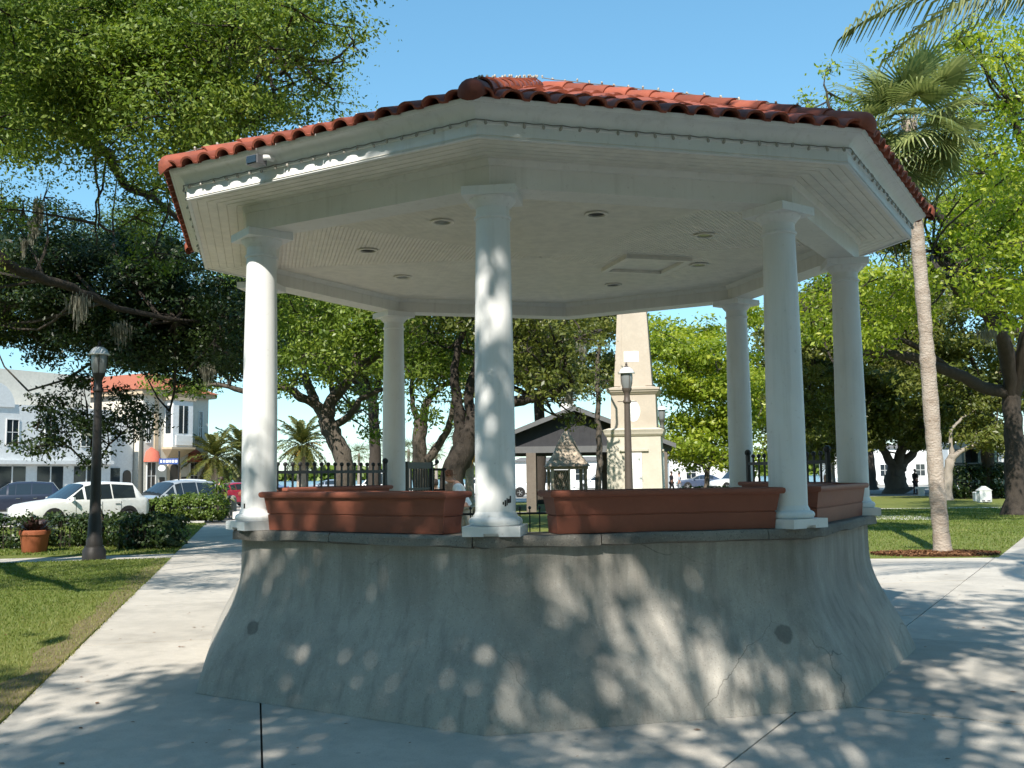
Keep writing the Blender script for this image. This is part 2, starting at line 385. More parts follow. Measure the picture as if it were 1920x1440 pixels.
def sheet(name, poly, z, mat, label, cat):
    return tag(MB().prism(poly, z-.05, z).build(name, mat), label, cat, kind='structure')
STREET_S = 30.5        # distance along the left walk where the kerb of the street begins
cut0, cut1 = 12.8, 14.2
half = clip(bigsq(90), TN, LN-.004)
pl = [p for p in clip(clip(half, TD, cut0), -TD, 16)]; pl = clip(pl, -TN, 40)
sheet('lawn', pl, .012, M['lawn'], 'mown green lawn beside the left walk, near side', 'lawn')
pl2 = clip(clip(clip(half, -TD, -cut1), TD, STREET_S-1.2), -TN, 30)
sheet('lawn', pl2, .012, M['lawn'], 'shaded green lawn beyond the narrow cross walk', 'lawn')
cw = clip(clip(clip(half, -TD, -cut0-.004), TD, cut1-.004), -TN, 26)
cross = tag(MB().prism(cw, -.06, -.02).build('cross_walk', M['bed']), 'narrow concrete walk crossing the left lawn', 'path', kind='structure')
for q in np.arange(-26, LN, 1.6):
    p = strip(TN, q+.006, min(q+1.6, LN)-.006, cw)
    if len(p) > 2: MB().prism(p, -.05, .002).build('slab', M['slab'], cross)
# right lawn with the fan palm: beyond y 9.53 and left of the right walk
rl = clip(clip(clip(bigsq(90), np.array([0, -1.]), -9.53), SN, RNN+.06), TN*-1, 2.2)
rl = clip(rl, np.array([0, 1.]), 33.6)
sheet('lawn', rl, .012, M['lawn'], 'sunny green lawn behind the bandstand, around the fan palm', 'lawn')
rl2 = clip(clip(bigsq(120), np.array([0, -1.]), -34.6), np.array([0, 1.]), 54)
rl2 = clip(clip(rl2, np.array([-1., 0]), -13.2), np.array([1., 0]), 60)
sheet('lawn', rl2, .012, M['lawn'], 'lawn strip beyond the thin pale walk at right', 'lawn')
rl3 = clip(clip(bigsq(120), np.array([0, -1.]), -34.6), np.array([0, 1.]), 50)
rl3 = clip(clip(rl3, np.array([-1., 0]), 6), np.array([1., 0]), 3.0)
sheet('lawn', rl3, .012, M['lawn'], 'far lawn in front of the dark gabled pavilion', 'lawn')
sheet('lawn', clip(clip(bigsq(80), -SN, -7.3), -SD, -8), .012, M['lawn'], 'lawn on the far side of the right walk', 'lawn')
sheet('path', [(-2, 33.65), (34, 33.65), (34, 34.55), (-2, 34.55)], .006, M['kerb'], 'thin pale walk crossing the right lawn', 'path')
sheet('path', [(11.0, 24.6), (13.6, 24.0), (13.9, 27.2), (11, 28)], .017, M['kerb'], 'short sunlit concrete patch in the right lawn', 'path')
# dry trampled turf along the left walk
e0 = [tuple(TN*(LN-.01)+TD*s) for s in np.linspace(-9, 12.7, 60)]
e1 = [tuple(TN*(LN-.16-.12*abs(math.sin(s*1.7))-.10*random.random())+TD*s) for s in np.linspace(-9, 12.7, 60)]
mb = MB(); n = len(e0); mb.add([(p[0], p[1], .0165) for p in e0]+[(p[0], p[1], .0165) for p in e1], [(i, i+1, n+i+1, n+i) for i in range(n-1)])
tag(mb.build('lawn_edge', M['lawnbare']), 'dry bare turf edge along the left walk', 'lawn edge', kind='structure')
# street along the far end of the left lawn
st = clip(clip(bigsq(260), -TD, -STREET_S), TD, STREET_S+17)
st = clip(st, TN, 40)
sheet('street', st, -.055, M['asphalt'], 'grey asphalt street with parked cars', 'street')
kb = clip(clip(clip(clip(bigsq(60), -TD, -STREET_S+.5), TD, STREET_S-.0), TN, LN-.1), -TN, 34)
sheet('kerb', kb, .05, M['kerb'], 'pale concrete kerb between lawn and street', 'kerb')
sheet('far_street', [(5, 62), (120, 62), (120, 76), (5, 76)], -.055, M['asphalt'], 'far street behind the right lawn', 'street')

def in_poly(P, poly):
    x, y = P[:, 0], P[:, 1]; r = np.zeros(len(P), bool); n = len(poly)
    for i in range(n):
        (x0, y0), (x1, y1) = poly[i], poly[(i+1) % n]
        c = ((y0 > y) != (y1 > y)) & (x < (x1-x0)*(y-y0)/((y1-y0)+1e-12)+x0); r ^= c
    return r
def blades(name, poly, box, N, label, h=(.016, .038), w=.005):
    P = rng.uniform((box[0], box[2]), (box[1], box[3]), (N, 2)); P = P[in_poly(P, poly)]; n = len(P)
    d = np.hypot(P[:, 0]-CAM[0], P[:, 1]-CAM[1]); k = np.clip(d/12, .8, 3)
    a = rng.uniform(0, 6.28, n); hh = rng.uniform(*h, n); ln = rng.uniform(.2, .9, n)*hh; b = a+rng.uniform(-1, 1, n)+1.57
    W = w*k*rng.uniform(.6, 1.3, n)
    V = np.zeros((n, 3, 3)); z0 = .012
    V[:, 0] = np.c_[P[:, 0]-np.cos(a)*W, P[:, 1]-np.sin(a)*W, np.full(n, z0)]
    V[:, 1] = np.c_[P[:, 0]+np.cos(a)*W, P[:, 1]+np.sin(a)*W, np.full(n, z0)]
    V[:, 2] = np.c_[P[:, 0]+np.cos(b)*ln, P[:, 1]+np.sin(b)*ln, z0+hh]
    patch = .5+.5*np.sin(P[:, 0]*1.3+np.sin(P[:, 1]*.9)*2)*np.sin(P[:, 1]*.8); edge = np.clip(1-(LN-P@TN)/.8, 0, 1)*(P[:, 1] < 9.5)*(P[:, 0] < 0); patch = patch+edge*1.2
    return tag(tri_mesh(name, V, 3, M['grass'], None, np.clip(rng.beta(2, 3, n)*.65+patch*.35, 0, 1)), label, 'grass', kind='stuff')
ple = clip(clip(clip(bigsq(90), TN, LN+.035), TD, cut0+.02), -TD, 16)
blades('grass', ple, (-14, -2.5, -5, 13), 230000, 'short grass on the lawn beside the left walk')
blades('grass', pl2, (-20, -8, 12, 29), 40000, 'short grass on the shaded lawn beyond the cross walk', (.03, .06), .007)
blades('grass', rl, (3, 24, 9.4, 34), 90000, 'short grass around the fan palm', (.025, .05), .006)
# mulch bed of the fan palm
bed = [(8.0+1.35*math.cos(q)+.03*random.random(), 10.25+(.66 if math.sin(q) > 0 else .66)*math.sin(q)) for q in np.linspace(0, 6.283, 40)[:-1]]
bed = clip(bed, np.array([0, -1.]), -9.56); bed = clip(bed, SN, RNN+.02)
mulch = tag(MB().prism(bed, -.02, .03).build('mulch_bed', M['mulch']), 'brown bark mulch bed around the fan palm trunk', 'mulch bed', kind='structure')
P = rng.uniform((6.5, 9.5), (9.6, 11), (9000, 2)); P = P[in_poly(P, bed)]; n = len(P); V = np.zeros((n, 4, 3))
a = rng.uniform(0, 6.28, n); L = rng.uniform(.02, .05, n); W = rng.uniform(.006, .014, n); zz = .034+rng.uniform(0, .025, n); tl = rng.uniform(-.4, .4, n)*L
for i, (s, t) in enumerate(((-1, -1), (1, -1), (1, 1), (-1, 1))):
    V[:, i] = np.c_[P[:, 0]+np.cos(a)*L*s-np.sin(a)*W*t, P[:, 1]+np.sin(a)*L*s+np.cos(a)*W*t, zz+tl*s]
tag(tri_mesh('mulch_chips', V, 4, M['chip'], None, rng.uniform(0, 1, n)), 'scattered bark chips on the mulch bed', 'mulch', kind='stuff')
# fallen leaves on lawns and walks
P = np.r_[rng.uniform((-12, -5), (-3.5, 12), (260, 2)), rng.uniform((4, 9), (16, 26), (160, 2)), rng.uniform((-4, -5), (8, 9), (200, 2))]; n = len(P)
V = np.zeros((n, 4, 3)); a = rng.uniform(0, 6.28, n); L = rng.uniform(.012, .035, n); zz = np.full(n, .05); onw = (P@TN > LN) & (P[:, 1] < 9.5); zz[onw] = .006
for i, (s, t) in enumerate(((-1, 0), (0, -.45), (1, 0), (0, .45))):
    V[:, i] = np.c_[P[:, 0]+np.cos(a)*L*s-np.sin(a)*L*t, P[:, 1]+np.sin(a)*L*s+np.cos(a)*L*t, zz+L*.15*abs(t)]
tag(tri_mesh('fallen_leaves', V, 4, M['chip'], None, rng.uniform(.1, 1, n)), 'small fallen leaves scattered over lawn and pavement', 'leaves', kind='stuff')

# ================================================================== BANDSTAND
band = thing('bandstand', 'octagonal white columned bandstand with red tile roof and flared concrete base', 'bandstand')
RW, RL, RC, RF, RTP = 3.64, 3.345, 3.116, 3.783, 3.924
Z1, ZB, ZCEIL, ZS, ZF1 = 1.30, 3.865, 4.04, 4.08, 4.30
# flared base wall (open at the rear entrance, corners 3..5)
prof = []
for q in np.linspace(0, 1, 19):
    z = q*(Z1-.085); o = .5*max(0., 1-q/.78)**1.3+.25*(1+math.cos(math.pi*min(1, q/.72)))
    prof.append((3.27+.37*o, z, .06+.50*q))
rings = [ring_open(r, f) for r, z, f in prof]; m_ = len(rings[0])
inner = ring_open(2.86, .3); V = []
for (r, z, f), rg in zip(prof, rings):
    for (x, y) in rg:
        d = math.hypot(x, y); w = .006*math.sin(x*3.1+z*2)*math.sin(y*2.7+z*3)+random.uniform(-.0012, .0012)
        V.append((x*(1+w/d), y*(1+w/d), z))
for z in (Z1-.085, 0.): V += [(x, y, z) for x, y in inner]
nr = len(prof)+2; F = [(i*m_+j, i*m_+j+1, (i+1)*m_+j+1, (i+1)*m_+j) for i in range(nr-1) for j in range(m_-1)]
F += [tuple(i*m_ for i in range(nr-1, -1, -1)), tuple(i*m_+m_-1 for i in range(nr))]
MB().add(V, F).build('base_wall', M['wall'], band, 28)
# coping stones: rough concrete lip
ro, ri = ring_open(RL, .38, 5, 9), ring_open(2.80, .25, 5, 9); N_ = len(ro)
cutsi = [0]
for k in range(6):
    b = round((N_-1)*k/6); cutsi += [b+int((N_-1)/6*.34)+1, b+int((N_-1)/6*.80)+1]
cutsi = sorted(set(min(c, N_-1) for c in cutsi))+[N_-1]
cutsi = sorted(set(cutsi))
for a, b in zip(cutsi, cutsi[1:]):
    idx = list(range(a, b+1)); vs = []; rows = []
    for t, j in enumerate(idx):
        (ox, oy), (ix, iy) = ro[j], ri[j]
        e = .004 if t == 0 else (-.004 if t == len(idx)-1 else 0)
        jn = idx[min(t+1, len(idx)-1)] if t < len(idx)-1 else idx[t-1]
        dx, dy = ro[jn][0]-ox, ro[jn][1]-oy; dl = math.hypot(dx, dy)+1e-6; sg = 1 if t < len(idx)-1 else -1
        sx, sy = dx/dl*sg*e, dy/dl*sg*e; ox += sx; oy += sy; ix += sx; iy += sy
        d = math.hypot(ox, oy); ux, uy = ox/d, oy/d
        w = lambda s: random.uniform(-s, s)
        zt = Z1+w(.003)
        pts = [(ix, iy, Z1-.085), (ox-ux*.05, oy-uy*.05, Z1-.0858+w(.006)), (ox+ux*w(.008), oy+uy*w(.008), Z1-.074+w(.010)), (ox+ux*w(.006), oy+uy*w(.006), Z1-.045), (ox+ux*w(.006), oy+uy*w(.006), Z1-.022+w(.006)), (ox-ux*(.016+w(.006)), oy-uy*.016, zt), (ix, iy, zt)]
        vs += pts
    m = 7; fs = [(t*m+i, (t+1)*m+i, (t+1)*m+(i+1) % m, t*m+(i+1) % m) for t in range(len(idx)-1) for i in range(m)]
    fs += [tuple(range(m)), tuple(range((len(idx)-1)*m+m-1, (len(idx)-1)*m-1, -1))]
    MB().add(vs, fs).build('coping_stone', M['coping'], band, 40)
# floor and rear steps
fl = MB().prism([oct_p(k, 2.855)[:2] for k in range(8)], .02, .93); fl.build('floor', surf('pale_floor', (.66, .63, .57), (.58, .55, .5), 2, .8), band)
for i in range(5):
    z = .93-.155*(i+1)+.0; r0 = 2.72+.28*i
    for k in (3, 4):
        sweep_face(MB(), k, [(r0/1+.13, .01), (r0+.43, .01), (r0+.43, z), (r0+.13, z)]).build('step', M['slab'], band) if z > .05 else None

# columns
def column_meshes():
    s = MB(); pr = []
    for q in np.linspace(0, 1, 15):
        z = .165+q*(2.37-.165); r = .1485-.0215*max(0, (q-.25)/.75)**1.5; pr.append((r, z))
    s.lathe(pr, n=40)
    p = MB(); w, h = .21, .072           # plinth with a little drain notch on the outer face (local -y)
    for x0, x1 in ((-w, -.055), (.055, w)): p.bb(x0, x1, -w, -w+.04, 0, h)
    p.bb(-.055, .055, -w, -w+.04, .022, h); p.bb(-w, w, -w+.04, w, 0, h)
    b = MB(); b.lathe([(.150, .072), (.186, .075), (.197, .090), (.199, .105), (.192, .122), (.176, .132), (.165, .136), (.163, .146), (.154, .160), (.1480, .175)], n=40)
    a = MB(); a.lathe([(.1268, 2.34), (.139, 2.345), (.143, 2.356), (.139, 2.367), (.127, 2.372), (.1265, 2.435), (.134, 2.437), (.138, 2.446), (.143, 2.448), (.168, 2.478), (.176, 2.492), (.176, 2.5)], n=40)
    c = MB(); c.box((0, 0, 2.5325), (.405, .405, .065))
    return [x.mesh(nm, 40) for x, nm in ((s, 'column'), (p, 'plinth'), (b, 'base_ring'), (a, 'capital'), (c, 'abacus'))]
cm = column_meshes()
for me in cm: me.materials.append(M['paint'])
for k in range(-3, 4):
    o = mesh_obj('column', cm[0], None, band); o.location = oct_p(k, RC, Z1); o.rotation_euler = (0, 0, oct_a(k)+math.pi/2)
    for me, nm in zip(cm[1:], ('plinth', 'base_ring', 'capital', 'abacus')): mesh_obj(nm, me, None, o)
    if k in (0, -1):        # dark scuffs near the foot, facing the viewer
        sc = MB(); rr = .1492
        marks = [(.55, .235, .010, .02), (.66, .235, .012, .045), (.76, .245, .008, .05), (.86, .25, .014, .03), (.97, .262, .012, .05)] if k == 0 else [(-.55+1.0, .2, .007, .04), (-.42+1.0, .2, .007, .04)]
        for ang, z, w, h in marks:
            q = -math.pi/2+ang*(1 if k == 0 else .5)
            sc.box((math.cos(q)*rr, math.sin(q)*rr, z), (.004, w, h), q)
        sc.build('scuff_mark', M['mark'], o)
# beams, soffit, ceiling, fascia
bo, bi = RC+.135/C8, RC-.135/C8
for k in range(8):
    sweep_face(MB(), k, [(bo, ZB), (bo, ZS+.02), (bi, ZS+.02), (bi, ZB)]).build('beam', M['trim'], band)
    sweep_face(MB(), k, [(bo+.002, ZS-.055), (bo+.018, ZS-.05), (bo+.034, ZS-.012), (bo+.036, ZS+.01), (bo-.01, ZS+.01), (bo-.01, ZS-.055)]).build('beam_moulding', M['trim'], band)
    sweep_face(MB(), k, [(bi+.01, ZCEIL-.05), (bi-.012, ZCEIL-.045), (bi-.04, ZCEIL-.008), (bi-.042, ZCEIL+.01), (bi+.01, ZCEIL+.01)]).build('cove_moulding', M['trim'], band)
def beadboard(r0, r1, z, pitch):
    mb = MB(); n = max(2, int((r1-r0)*C8/pitch)); prof = []
    for i in range(n+1):
        r = r0+(r1-r0)*i/n; e = .011
        prof += [(r+.0005, z+.008), (r+e*.6, z+.008), (r+e, z)]
        if i < n: prof += [(r0+(r1-r0)*(i+1)/n-.001, z)]
    for k in range(8): sweep_face(mb, k, prof, closed=False)
    return mb
beadboard(bo-.005, RF-.004, ZS, .075).build('soffit', M['bead'], band)
ceil = beadboard(.02, bi+.01, ZCEIL, .038).build('ceiling', M['bead'], band)
for k in range(8):
    q = oct_a(k)+math.pi/8; c = (1.83*math.cos(q), 1.83*math.sin(q))
    lt = MB().lathe([(.07, ZCEIL-.002), (.105, ZCEIL-.004), (.108, ZCEIL-.014), (.10, ZCEIL-.02), (.078, ZCEIL-.016), (.076, ZCEIL-.004)], (*c, 0), 24, False).build('recessed_light', M['bead'], ceil, 40)
    lt2 = MB().lathe([(.001, ZCEIL-.006), (.05, ZCEIL-.008), (.074, ZCEIL-.003)], (*c, 0), 20, False)
    lt2.build('light_lens', M['lampglass'] if k % 3 else M['mark'], ceil)
ha = R(17); hc = np.array((1.16, .40)); hu = np.array((math.cos(ha), math.sin(ha))); hv = np.array((-hu[1], hu[0]))
hf = MB()
for s in (-1, 1):
    p = hc+hu*s*.35; hf.box((p[0], p[1], ZCEIL-.02), (.06, .76, .044), ha)
    p = hc+hv*s*.35; hf.box((p[0], p[1], ZCEIL-.0205), (.64, .06, .043), ha)
hatch = hf.build('hatch_frame', M['bead'], ceil)
MB().box((hc[0], hc[1], ZCEIL-.004), (.66, .66, .004), ha).build('hatch_panel', M['bead'], ceil)
for k in range(8):
    pr = [(RF-.03, ZS-.012), (RF, ZS-.012), (RF, ZS+.085), (RF+.012, ZS+.088), (RF+.014, ZS+.10)]
    pr += [(RF+.014+.118*(1-math.cos(q)), ZS+.10+.095*math.sin(q)) for q in np.linspace(.15, math.pi/2, 6)]
    pr += [(RTP+.012, ZF1-.005), (RTP+.012, ZF1+.003), (RF-.03, ZF1+.003)]
    sweep_face(MB(), k, pr).build('fascia', M['paint'], band, 50)
# roof
RE, ZE, ZA = 3.93, 4.292, 5.87
roof_mb = MB()
for k in range(8): sweep_face(roof_mb, k, [(RE-.02, ZE-.018), (RE-.02, ZE), (.03, ZA), (.03, ZA-.05)], closed=True)
roof = roof_mb.build('roof', M['tile_end'], band)
AP = (RE-.0)*C8; SL = math.atan2(ZA-ZE, AP)
def tile_mesh():
    w, L, th = .202, .40, .016; xs = []
    for q in np.linspace(math.pi, 0, 9): xs.append((-.022+.076*math.cos(q), .004+.052*math.sin(q)))
    xs += [(.075, -.004), (.098, -.004), (.106, .012)]
    top = xs; n = len(xs); V = []; F = []
    for y, zo, sc in ((-.02, .014, 1.0), (L, 0., .9)):
        V += [(x*sc, y, z*sc+zo) for x, z in top]; V += [(x*sc*(.86 if i < 9 else 1), y, (z-th)*sc+zo) for i, (x, z) in enumerate(top)]
    a, b = 0, 2*n
    for i in range(n-1):
        F += [(a+i+1, a+i, b+i, b+i+1), (a+n+i, a+n+i+1, b+n+i+1, b+n+i), (a+i, a+i+1, a+n+i+1, a+n+i)]
    F += [(a, a+n, b+n, b), (a+n-1, b+n-1, b+2*n-1, a+2*n-1)]
    return V, F
tv, tf = tile_mesh(); tm = bpy.data.meshes.new('roof_tile'); tm.from_pydata(tv, [], tf); tm.materials.append(M['tile'])
tm.polygons.foreach_set('use_smooth', [True]*len(tm.polygons)); tm.set_sharp_from_angle(angle=R(40))
rest = MB(); pitch = 3.03/15.0; expo = .315
for k in range(-3, 5):
    q = oct_a(k)+math.pi/8; nx, ny = math.cos(q), math.sin(q); ux, uy = -ny, nx
    for row in range(13):
        v = row*expo-.03; ap = AP-v*math.cos(SL); hw = ap*math.tan(math.pi/8)
        if hw < .15: continue
        cnt = int(2*hw/pitch)
        for i in range(cnt):
            u = (i-(cnt-1)/2)*pitch
            if abs(u)+.055 > hw: continue
            jit = (random.uniform(-.006, .006), random.uniform(-.012, .012), random.uniform(-.01, .01))
            p = Vector((nx*ap+ux*(u+jit[0]), ny*ap+uy*(u+jit[0]), ZE+.012+v*math.sin(SL)))
            Xv = Vector((ux, uy, 0)); Yv = Vector((-nx*math.cos(SL), -ny*math.cos(SL), math.sin(SL))); Zv = Xv.cross(Yv)
            mt = Matrix(((Xv.x, Yv.x, Zv.x, p.x), (Xv.y, Yv.y, Zv.y, p.y), (Xv.z, Yv.z, Zv.z, p.z), (0, 0, 0, 1))) @ Matrix.Rotation(jit[2], 4, 'Z')
            if k in (-2, -1, 0, 1) and row < 3:
                o = mesh_obj('roof_tile', tm, None, roof); o.matrix_local = mt
            else: rest.add([mt @ Vector(w) for w in tv], tf)
ro_ = rest.build('roof_tiles', M['tile'], roof, 40); ro_['kind'] = 'stuff'
# hip tiles: half barrels lapping up every hip, rounded cap at the eave
def hip_mesh(cap):
    V = []; F = []; n = 11; st = [(-.03, .100, .010), (.40, .084, 0)]
    if cap: st = [(-.115, .02, -.045), (-.105, .055, -.03), (-.085, .082, -.012), (-.055, .096, 0), (-.02, .100, .004), (.40, .084, 0)]
    for y, r, zo in st:
        V += [(r*math.cos(a), y, r*.92*math.sin(a)+zo) for a in np.linspace(math.pi*1.06, -math.pi*.06, n)]
    for s in range(len(st)-1): F += [(s*n+i+1, s*n+i, (s+1)*n+i, (s+1)*n+i+1) for i in range(n-1)]
    if not cap:       # lip thickness
        o = len(V); V += [(.88*x, -.03, .88*(z-.012)+.012-.004) for x, y, z in V[:n]]; F += [(i, i+1, o+i+1, o+i) for i in range(n-1)]
    else: F.append(tuple(range(n)))
    me = bpy.data.meshes.new('hip_tile'); me.from_pydata(V, [], F); me.materials.append(M['tile'])
    me.polygons.foreach_set('use_smooth', [True]*len(me.polygons)); me.set_sharp_from_angle(angle=R(50)); return me
hm, hcm = hip_mesh(False), hip_mesh(True); HS = math.atan2(ZA-ZE, RE); hipL = math.hypot(RE, ZA-ZE)
for k in range(8):
    kk = k-3; a = oct_a(kk); nx, ny = math.cos(a), math.sin(a); i = 0; s = .02
    while s < hipL-.42:
        r = RE-s*math.cos(HS); p = Vector((nx*r, ny*r, ZE+s*math.sin(HS)+.038+random.uniform(-.004, .004)))
        Xv = Vector((-ny, nx, 0)); Yv = Vector((-nx*math.cos(HS), -ny*math.cos(HS), math.sin(HS))); Zv = Xv.cross(Yv)
        o = mesh_obj('hip_tile', hcm if i == 0 else hm, None, roof)
        o.matrix_local = Matrix(((Xv.x, Yv.x, Zv.x, p.x), (Xv.y, Yv.y, Zv.y, p.y), (Xv.z, Yv.z, Zv.z, p.z), (0, 0, 0, 1)))
        i += 1; s += .335
MB().lathe([(.15, ZA-.06), (.13, ZA+.0), (.08, ZA+.03), (.005, ZA+.045)], n=20).build('roof_cap', M['tile'], roof, 50)

# string lights under the crown and along the hips: one string per side / hip
bulb_me = MB().lathe([(.012, 0), (.013, -.02), (.016, -.03), (.019, -.045), (.015, -.062), (.004, -.072)], n=8).mesh('bulb', 50); bulb_me.materials.append(M['bulb'])
names_face = {-3: 'the far left rear eave', -2: 'the narrow left eave', -1: 'the sunlit front left eave', 0: 'the shaded front right eave', 1: 'the steeply seen right eave', 2: 'the right rear eave'}
for k in (-2, -1, 0, 1):
    t = thing('string_light', 'string of small clear bulbs along '+names_face[k], 'string light', group='bulb strings on the bandstand')
    A, B = np.array(oct_p(k, RF+.03, ZS+.104)), np.array(oct_p(k+1, RF+.03, ZS+.104)); n = 21; pts = []
    for i in range(n):
        p = A+(B-A)*(i+.5)/n; pts += [p, A+(B-A)*(i+1)/n+np.array((0, 0, -.006))]
        o = mesh_obj('bulb', bulb_me, None, t); o.scale = (.62, .62, .55); o.location = p+np.array((0, 0, random.uniform(-.004, .004))); o.rotation_euler = (random.uniform(-.5, .5), random.uniform(-.5, .5), random.random()*6)
    MB().tube([A]+pts[:-1]+[B], .0045, 5).build('wire', M['wire'], t)
for k, nm in ((-1, 'sunlit left hip of the tile roof'), (0, 'foreshortened front hip of the tile roof'), (1, 'right hip of the tile roof')):
    t = thing('string_light', 'string of small bulbs lying along the '+nm, 'string light', group='bulb strings on the bandstand')
    A = np.array(oct_p(k, RE-.1, ZE+.165)); B = np.array((0., 0, ZA+.15)); n = 20; pts = [A]
    for i in range(n):
        p = A+(B-A)*(i+.6)/n; o = mesh_obj('bulb', bulb_me, None, t); o.scale = (.6, .6, .5); o.location = p; o.rotation_euler = (R(150)+random.uniform(-.6, .6), random.uniform(-.6, .6), random.random()*6)
        pts.append(p+np.array((random.uniform(-.01, .01), random.uniform(-.01, .01), random.uniform(-.004, .006))))
    MB().tube(pts, .005, 5).build('wire', M['wire'], t)
# flood light on the front left fascia
A, B = np.array(oct_p(-1, RF+.06, ZS+.12)), np.array(oct_p(0, RF+.06, ZS+.12)); p = A+(B-A)*.36
q = oct_a(-1)+math.pi/8; nn = np.array((math.cos(q), math.sin(q), 0)); uu = np.array((-nn[1], nn[0], 0))
t = thing('flood_light', 'small grey flood light on the front left fascia', 'light', tuple(p))
MB().tube([(0, 0, .02), tuple(nn*.05+np.array((0, 0, .02))), tuple(nn*.07-uu*.03+np.array((0, 0, .02)))], .022, 10).build('swivel_arm', M['paint'], t, 50)
MB().box(tuple(nn*.085-uu*.09+np.array((0, 0, -.0))), (.10, .12, .07), q).build('housing', plain('flood_housing', (.16, .16, .17), .5), t)
MB().box(tuple(nn*.140-uu*.09), (.008, .10, .055), q).build('lens', M['glass'], t)

# terracotta trough planters standing on the coping between the columns
def planter_meshes():
    L, Wd, H = 1.83, .27, .315
    def rectring(l, w, z, r=.02): return [(-l/2, -w/2, z), (l/2, -w/2, z), (l/2, w/2, z), (-l/2, w/2, z)]
    b = MB(); prs = [(L-.07, Wd-.04, 0), (L-.052, Wd-.022, .125), (L-.066, Wd-.034, .128), (L-.066, Wd-.034, .134), (L-.046, Wd-.02, .138), (L+.0, Wd+.02, H-.045)]
    v = []; f = []
    for l, w, z in prs: v += rectring(l, w, z)
    for i in range(len(prs)-1): f += [(i*4+j, i*4+(j+1) % 4, i*4+4+(j+1) % 4, i*4+4+j) for j in range(4)]
    f += [(3, 2, 1, 0)]
    v += rectring(L-.05, Wd-.04, H-.05); n = len(prs)*4; f += [(n, n+1, n+2, n+3)]
    b.add(v, f)
    r = MB(); prs = [(L+.005, Wd+.025, H-.05), (L+.045, Wd+.065, H-.048), (L+.062, Wd+.082, H-.036), (L+.066, Wd+.086, H-.02), (L+.058, Wd+.078, H-.006), (L+.03, Wd+.05, H), (L-.03, Wd-.01, H), (L-.04, Wd-.02, H-.05)]
    v = []; f = []
    for l, w, z in prs: v += rectring(l, w, z)
    for i in range(len(prs)-1): f += [(i*4+j, i*4+(j+1) % 4, i*4+4+(j+1) % 4, i*4+4+j) for j in range(4)]
    r.add(v, f)
    out = []
    for mb, nm in ((b, 'body'), (r, 'rim')):
        me = mb.mesh(nm, 35); me.materials.append(M['terra']); out.append(me)
    s = MB().box((0, 0, H-.06), (L-.07, Wd-.06, .02)).mesh('soil'); s.materials.append(M['mulch']); out.append(s)
    return out
pm = planter_meshes()
pl_lab = {-3: 'terracotta trough planter at the left rear of the bandstand', -2: 'terracotta trough planter seen end-on behind the sunlit column',
          -1: 'terracotta trough planter between the sunlit column and the front column', 0: 'long terracotta trough planter right of the front column',
          1: 'terracotta trough planter right of the two right-hand columns', 2: 'terracotta trough planter on the right rear wall of the bandstand'}
poff = {-1: -.075, 0: .125, 1: .1}
for k in range(-3, 3):
    q = oct_a(k)+math.pi/8; r = RC*C8+.0
    t = thing('trough_planter', pl_lab[k], 'planter', (r*math.cos(q)-math.sin(q)*poff.get(k, 0), r*math.sin(q)+math.cos(q)*poff.get(k, 0), Z1+.004), q+math.pi/2, 'trough planters on the coping')
    for me, nm in zip(pm, ('body', 'rim', 'soil')): mesh_obj(nm, me, None, t)

# iron railings with ball finials at the rear
def railing(label, A, B, z0, h, pitch=.115, group='iron railings behind the bandstand'):
    A, B = np.array(A, float), np.array(B, float); L = np.linalg.norm(B-A); d = (B-A)/L; rz = math.atan2(d[1], d[0]); n = int(L/pitch)
    t = thing('iron_railing', label, 'railing', (A[0], A[1], z0), rz, group)
    for z, th in ((.06, .03), (h-.10, .035)): MB().bb(0, L, -.014, .014, z-th/2, z+th/2).build('rail', M['iron'], t)
    pk = MB().bb(-.009, .009, -.009, .009, .0, h-.03); pk.ball((0, 0, h-.012), .026, 8, 5); me = pk.mesh('picket'); me.materials.append(M['iron'])
    ps = MB().bb(-.02, .02, -.02, .02, 0, h); ps.ball((0, 0, h+.03), .04, 8, 6); pe = ps.mesh('post'); pe.materials.append(M['iron'])
    for i in range(n+1):
        o = mesh_obj('post' if i in (0, n) else 'picket', pe if i in (0, n) else me, None, t); o.location = (L*i/n, 0, 0)
    return t
railing('black iron railing with ball finials left of the rear left column', oct_p(-2, 3.0)[:2], np.array(oct_p(-2, 3.0)[:2])*.12+np.array(oct_p(-3, 3.0)[:2])*.88, Z1-.01, .60)
railing('black iron railing with ball finials between the two right-hand columns', np.array(oct_p(3, 3.0)[:2])*.85+np.array(oct_p(2, 3.0)[:2])*.15, np.array(oct_p(3, 3.0)[:2])*.1+np.array(oct_p(2, 3.0)[:2])*.9, Z1-.01, .64, .13)
A_, B_ = at(845, 950, 4.9), at(1030, 950, 5.0)
railing('low black iron railing seen beside the foot of the front column', A_[:2], B_[:2], .02, 1.21, .14)
